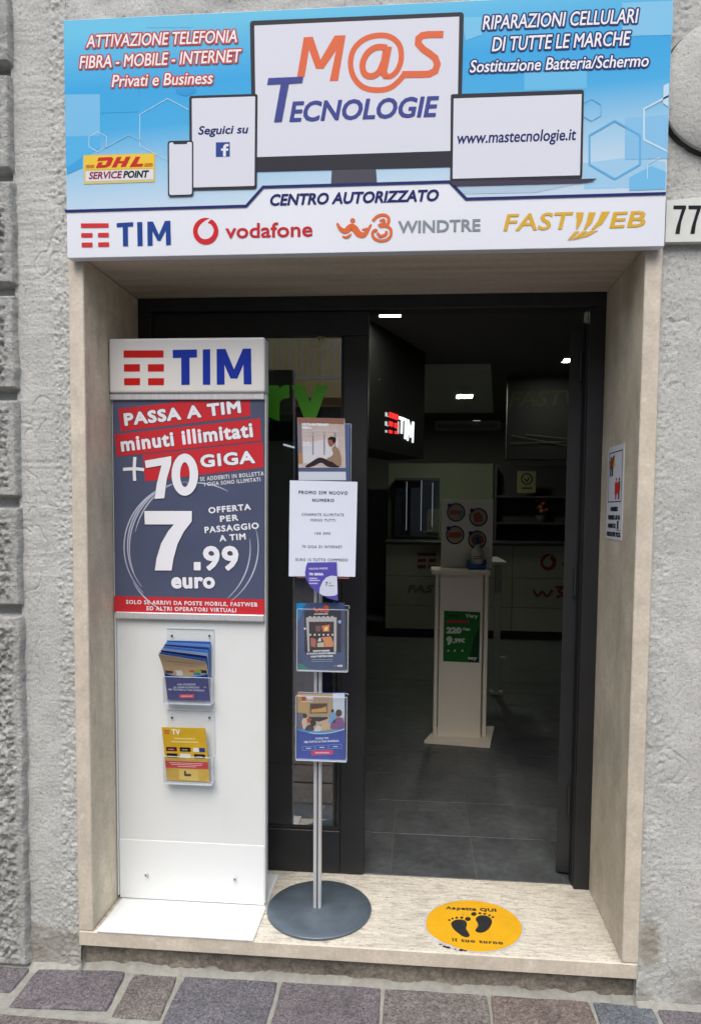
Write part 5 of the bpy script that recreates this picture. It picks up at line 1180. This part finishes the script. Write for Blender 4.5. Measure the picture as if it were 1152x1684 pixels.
# dark fascia with faint lettering at the right
YF = 4.25
xa, xb = on_y(833, 700, YF).x, 3.58; za, zb2 = on_y(880, 756, YF).z, on_y(880, 618, YF).z
fas = thing('dark_fascia', (2.3, YF, 2.0), 'dark overhead fascia with faint slanted lettering at the right of the shop', 'sign')
g = Geo(); g.box((xa, YF, za), (xb, YF+0.08, zb2), mat('black fascia board', (0.022, 0.022, 0.024), 0.6), 0.004); build('board', g, fas)
q = Print(Plane((0, YF, 0), (1, 0, 0), (0, 0, 1))); q.text('FASTWEB', (836, 669), (1010, 664), 25, K(100, 96, 74), 0.0006, bold=0.5, shear=0.22); q.done('lettering', fas)
g = Geo()
for p0, p1 in (((840, 716), (935, 733)), ((862, 714), (938, 722)), ((838, 729), (930, 726))):
    a, b = on_y(*p0, YF-0.02), on_y(*p1, YF-0.02); g.tube(a, b, 0.0028, mat('grey cable', (0.2, 0.2, 0.16), 0.6), 6)
tag(build('cable', g), 'thin pale cables strung under the dark fascia', 'cable')
# shelving and small things behind the counter at the right
shelf = thing('shelf_unit', (2.9, 6.5, 0), 'dark shelf unit behind the right end of the counter', 'shelf unit')
xa, xb = on_y(815, 850, 6.5).x, 3.55
g = Geo(); g.box((xa, 6.75, 0.0), (xb, 6.8, 2.05), m_idark); build('back_panel', g, shelf)
for z in (0.95, 1.28, 1.62):
    g = Geo(); g.box((xa, 6.45, z), (xb, 6.749, z+0.025), m_idark); build('shelf', g, shelf)
g = Geo(); g.box((xa-0.03, 6.45, 0.0), (xa-0.0005, 6.8, 2.05), m_idark); build('side_panel', g, shelf)
pl = None
root = thing('emblem_card', (2.7, 6.4, 1.6), 'cream card with a round cup emblem behind the counter', 'card')
pl = leaflet(root, 'card', [t7(720, 848), t7(808, 850), t7(806, 953), t7(718, 952)], 6.4, K(150, 146, 110), 0.006)
q = Print(pl); dk = K(48, 48, 40)
q.ribbon([t7(*t) for t in arc(765, 886, 25, 25, 0, 352, 22)], 2.2, dk, 0.0006, True); q.ribbon([t7(*t) for t in [(755, 885), (765, 898), (778, 878)]], 2.2, dk, 0.0009); q.rect(*(t7(742, 926)+t7(790, 933)), dk, 0.0006)
q.done('print', root)
g = Geo(); ct = on_y(897, 890, 6.2)
orn = thing('pink_flower_pot', (ct.x, 6.2, zc1), 'dim pink flowers in a dark pot behind the counter', 'potted flower')
zt3 = on_y(895, 840, 6.2).z; z9 = 1.306
g.lathe([(0.05, z9-0.001), (0.07, z9+0.09), (0.066, z9+0.092)], (ct.x, 6.6, 0), m_idark, 16); build('pot', g, orn)
g = Geo()
for i in range(16): g.ball((ct.x+random.uniform(-0.08, 0.07), 6.6+random.uniform(-0.06, 0.06), z9+0.14+random.uniform(0, 0.16)), (0.035, 0.035, 0.03), mat('pink petals', lin((170, 96, 84)), 0.7), 8)
build('flowers', g, orn)
g = Geo(); g.tube((ct.x, 6.6, z9+0.08), (ct.x, 6.6, z9+0.16), 0.01, mat('stem green', (0.06, 0.1, 0.04), 0.7), 6); build('stem', g, orn)
# lit sign on the slanted canopy at the left
pa, pb_ = on_y(634, 690, 2.75), on_y(682, 705, 3.25)
tz = (pb_-pa); tz.z = 0; tz.normalize(); lp = Plane((pa.x, pa.y, 0), tz, (0, 0, 1))
lit = thing('lit_sign', (pa.x, pa.y, pa.z), 'small glowing red and white sign on the dark canopy at the left', 'lit sign')
m_lw = mat('lit white letter', (0.8, 0.8, 0.8), 0.4, emit=((0.9, 0.97, 1.0), 0.8)); m_lr = mat('lit red block', (0.6, 0.02, 0.02), 0.4, emit=((1.0, 0.03, 0.03), 0.7)); m_lg = mat('grey letter side', (0.45, 0.48, 0.5), 0.4, emit=((0.8, 0.9, 0.95), 0.35))
class Solid(Print):
    def sh(s, pts, m, d=0.006):
        uv = [s.xf(p) for p in pts]; s.g.prism(uv, m, lambda p: s.p.P(p[0], p[1], d), lambda p: s.p.P(p[0], p[1], 0.001)); return s
def lit_part(name, shapes, m):
    q = Solid(lp)
    for sh in shapes: q.sh([t4(*t) for t in sh], m)
    fix_normals(q.done(name, lit))
lit_part('letter', [[(290, 234), (334, 248), (334, 272), (322, 269), (318, 386), (304, 382), (308, 266), (290, 260)]], m_lw)
lit_part('letter', [[(341, 252), (355, 257), (349, 434), (336, 429)]], m_lw)
lit_part('letter', [[(364, 262), (376, 266), (389, 345), (405, 280), (419, 284), (413, 464), (402, 460), (406, 350), (391, 420), (385, 418), (374, 340), (370, 448), (359, 444)]], m_lw)
lit_part('emblem_block', [[(206, 198), (280, 222), (278, 268), (206, 244)]], m_lr)
lit_part('emblem_block', [[(204, 276), (236, 286), (234, 326), (204, 316)]], m_lr); lit_part('emblem_block', [[(250, 292), (280, 300), (278, 342), (250, 332)]], m_lr)
lit_part('emblem_block', [[(204, 352), (232, 360), (230, 384), (200, 378)]], m_lr); lit_part('emblem_block', [[(254, 362), (280, 370), (276, 388), (252, 386)]], m_lr)
lit_part('side_strip', [[(172, 200), (188, 205), (188, 232), (200, 240), (172, 234)], [(170, 278), (186, 282), (186, 312), (200, 322), (170, 314)], [(172, 354), (186, 358), (184, 376), (172, 374)], [(280, 280), (288, 282), (286, 386), (278, 384)]], m_lg)
g = Geo()
A0 = lp.uv(600, 600); A1 = lp.uv(708, 700); zc0 = on_y(640, 742, pa.y).z
def cb(a0, a1, z0, z1, t0, t1, m):
    vs = [lp.P(a, z, t) for z in (z0, z1) for a, t in ((a0, t1), (a1, t1), (a1, t0), (a0, t0))]
    g.add(vs, [(0, 1, 5, 4), (1, 2, 6, 5), (2, 3, 7, 6), (3, 0, 4, 7), (4, 5, 6, 7), (3, 2, 1, 0)], m)
cb(-0.9, (pb_-pa).length*1.35, zc0, IZ-0.001, -0.35, 0.0, mat('black canopy board', (0.018, 0.018, 0.019), 0.7))
canopy = fix_normals(build('canopy', g)); tag(canopy, 'dark slanted ceiling canopy that carries the small glowing sign', 'canopy')
# glass showcase with bright edges
YW2 = 6.35
xa, xb = on_y(648, 850, YW2).x, on_y(722, 850, YW2).x; za, zb2 = zc1+0.0325, on_y(690, 790, YW2).z
case = thing('showcase', (xa, YW2, 0), 'glass showcase with thin bright edges behind the left of the counter', 'showcase')
g = Geo(); g.box((xa, YW2+0.25, 0.0), (xb, YW2+0.3, zb2), mat('showcase back', (0.06, 0.07, 0.065), 0.5)); build('back_panel', g, case)
g = Geo(); g.box((xa, YW2, 0.0), (xb, YW2+0.006, zb2-0.002), m_glass); build('glass_front', g, case)
g = Geo(); g.box((xa, YW2-0.002, zb2), (xb, YW2+0.3, zb2+0.03), m_idark); build('top', g, case)
m_strip = mat('bright edge strip', (0.4, 0.42, 0.46), 0.3, emit=((0.8, 0.86, 1.0), 0.10))
for px, y0, y1 in ((667.5, 792, 872), (691.5, 790, 873), (710, 794, 866)):
    a, b = on_y(px, y1, YW2-0.012), on_y(px, y0, YW2-0.012); g = Geo(); g.box((a.x-0.0035, YW2-0.016, a.z), (a.x+0.0035, YW2-0.004, b.z), m_strip); build('edge_strip', g, case)
# tall dark cabinet and slim screen behind the fixed pane
g = Geo(); cab = thing('tall_cabinet', (0.1, 3.4, 0), 'tall dark cabinet with grey doors standing behind the fixed glass pane', 'cabinet')
g.box((-0.72, 2.6, 0), (0.30, 3.0, 2.1), m_idark, 0.004); build('carcass', g, cab)
for i in range(2):
    g = Geo(); g.box((-0.70+i*0.5, 2.578, 0.1), (-0.21+i*0.5, 2.5995, 2.05), mat('grey cabinet door', (0.07, 0.075, 0.075), 0.4), 0.003); dd = build('cabinet_door', g, cab)
    g = Geo(); g.tube((-0.24+i*0.5-(0.4 if i else 0), 2.565, 1.0), (-0.24+i*0.5-(0.4 if i else 0), 2.565, 1.2), 0.006, m_alu, 8); build('handle', g, dd)
scx = on_y(478, 760, 1.6)
scr_ = thing('display_screen', (scx.x, 1.6, 0), 'slim dark standing screen with a bright strip behind the glass pane', 'screen')
a, b = on_y(464, 728, 1.6), on_y(486, 950, 1.6)
g = Geo(); g.box((a.x, 1.6, b.z), (b.x+0.12, 1.64, a.z), mat('dim blue screen', (0.03, 0.055, 0.09), 0.25), 0.004); build('screen', g, scr_)
a, b = on_y(466, 731, 1.595), on_y(484, 736, 1.595); g = Geo(); g.tube(a, b, 0.005, mat('bright strip', (0.8, 0.82, 0.85), 0.4, emit=((0.9, 0.95, 1.0), 0.8)), 8); build('light_strip', g, scr_)
g = Geo(); g.box((scx.x-0.12, 1.50, -0.001), (scx.x+0.12, 1.74, 0.015), m_idark, 0.003); g.box((scx.x-0.015, 1.605, 0.0155), (scx.x+0.015, 1.635, on_y(486, 950, 1.6).z-0.0005), m_idark); build('stand', g, scr_)

# ------------------------------------------------------------------ THE HOUSE ACROSS THE STREET (mirrored in the pane)
YO = -14.5
m_ochre = mat('ochre render', (0.85, 0.60, 0.24), 0.9, var=((0.7, 0.15), (5, 0.1)))
m_shut = mat('dark shutter', (0.05, 0.06, 0.05), 0.6); m_rail = mat('pale balcony railing', (0.62, 0.62, 0.60), 0.5)
opp = thing('house_across', (0, YO, GZ), 'ochre house with a railed balcony across the street, mirrored in the glass pane', 'house')
g = Geo(); g.box((-12, YO-4, 4.2), (14, YO-0.02, 8.6), m_ochre); build('upper_wall', g, opp)
g = Geo(); g.box((-12, YO-4, GZ), (14, YO-0.02, 4.199), mat('dark shopfronts', (0.07, 0.065, 0.06), 0.5, var=((0.8, 0.3),))); build('ground_floor', g, opp)
g = Geo(); g.box((-7.5, YO-0.0195, 4.25), (-0.75, YO+1.1, 4.62), mat('balcony fascia', (0.85, 0.57, 0.2), 0.85)); build('balcony_slab', g, opp)
g = Geo(); g.box((-7.5, YO+1.04, 5.72), (-0.75, YO+1.09, 5.77), m_rail); g.box((-7.5, YO+1.04, 4.70), (-0.75, YO+1.09, 4.74), m_rail)
x = -7.45
while x < -0.76: g.box((x, YO+1.055, 4.741), (x+0.025, YO+1.075, 5.719), m_rail); x += 0.16
build('railing', g, opp)
for x in (-6.6, -4.4, 1.5, 5.0):
    g = Geo(); g.box((x, YO-0.0195, 4.7), (x+1.3, YO+0.03, 7.0), m_shut); wn_ = build('window', g, opp)
    g = Geo(); g.box((x-0.1, YO-0.0195, 4.7), (x-0.0005, YO+0.05, 7.1), m_rail); g.box((x+1.3005, YO-0.0195, 4.7), (x+1.4, YO+0.05, 7.1), m_rail); build('frame', g, wn_)
g = Geo(); g.box((-12.4, YO-4.4, 8.601), (14.4, YO+0.5, 8.85), mat('roof edge', (0.25, 0.15, 0.1), 0.8)); build('roof', g, opp)
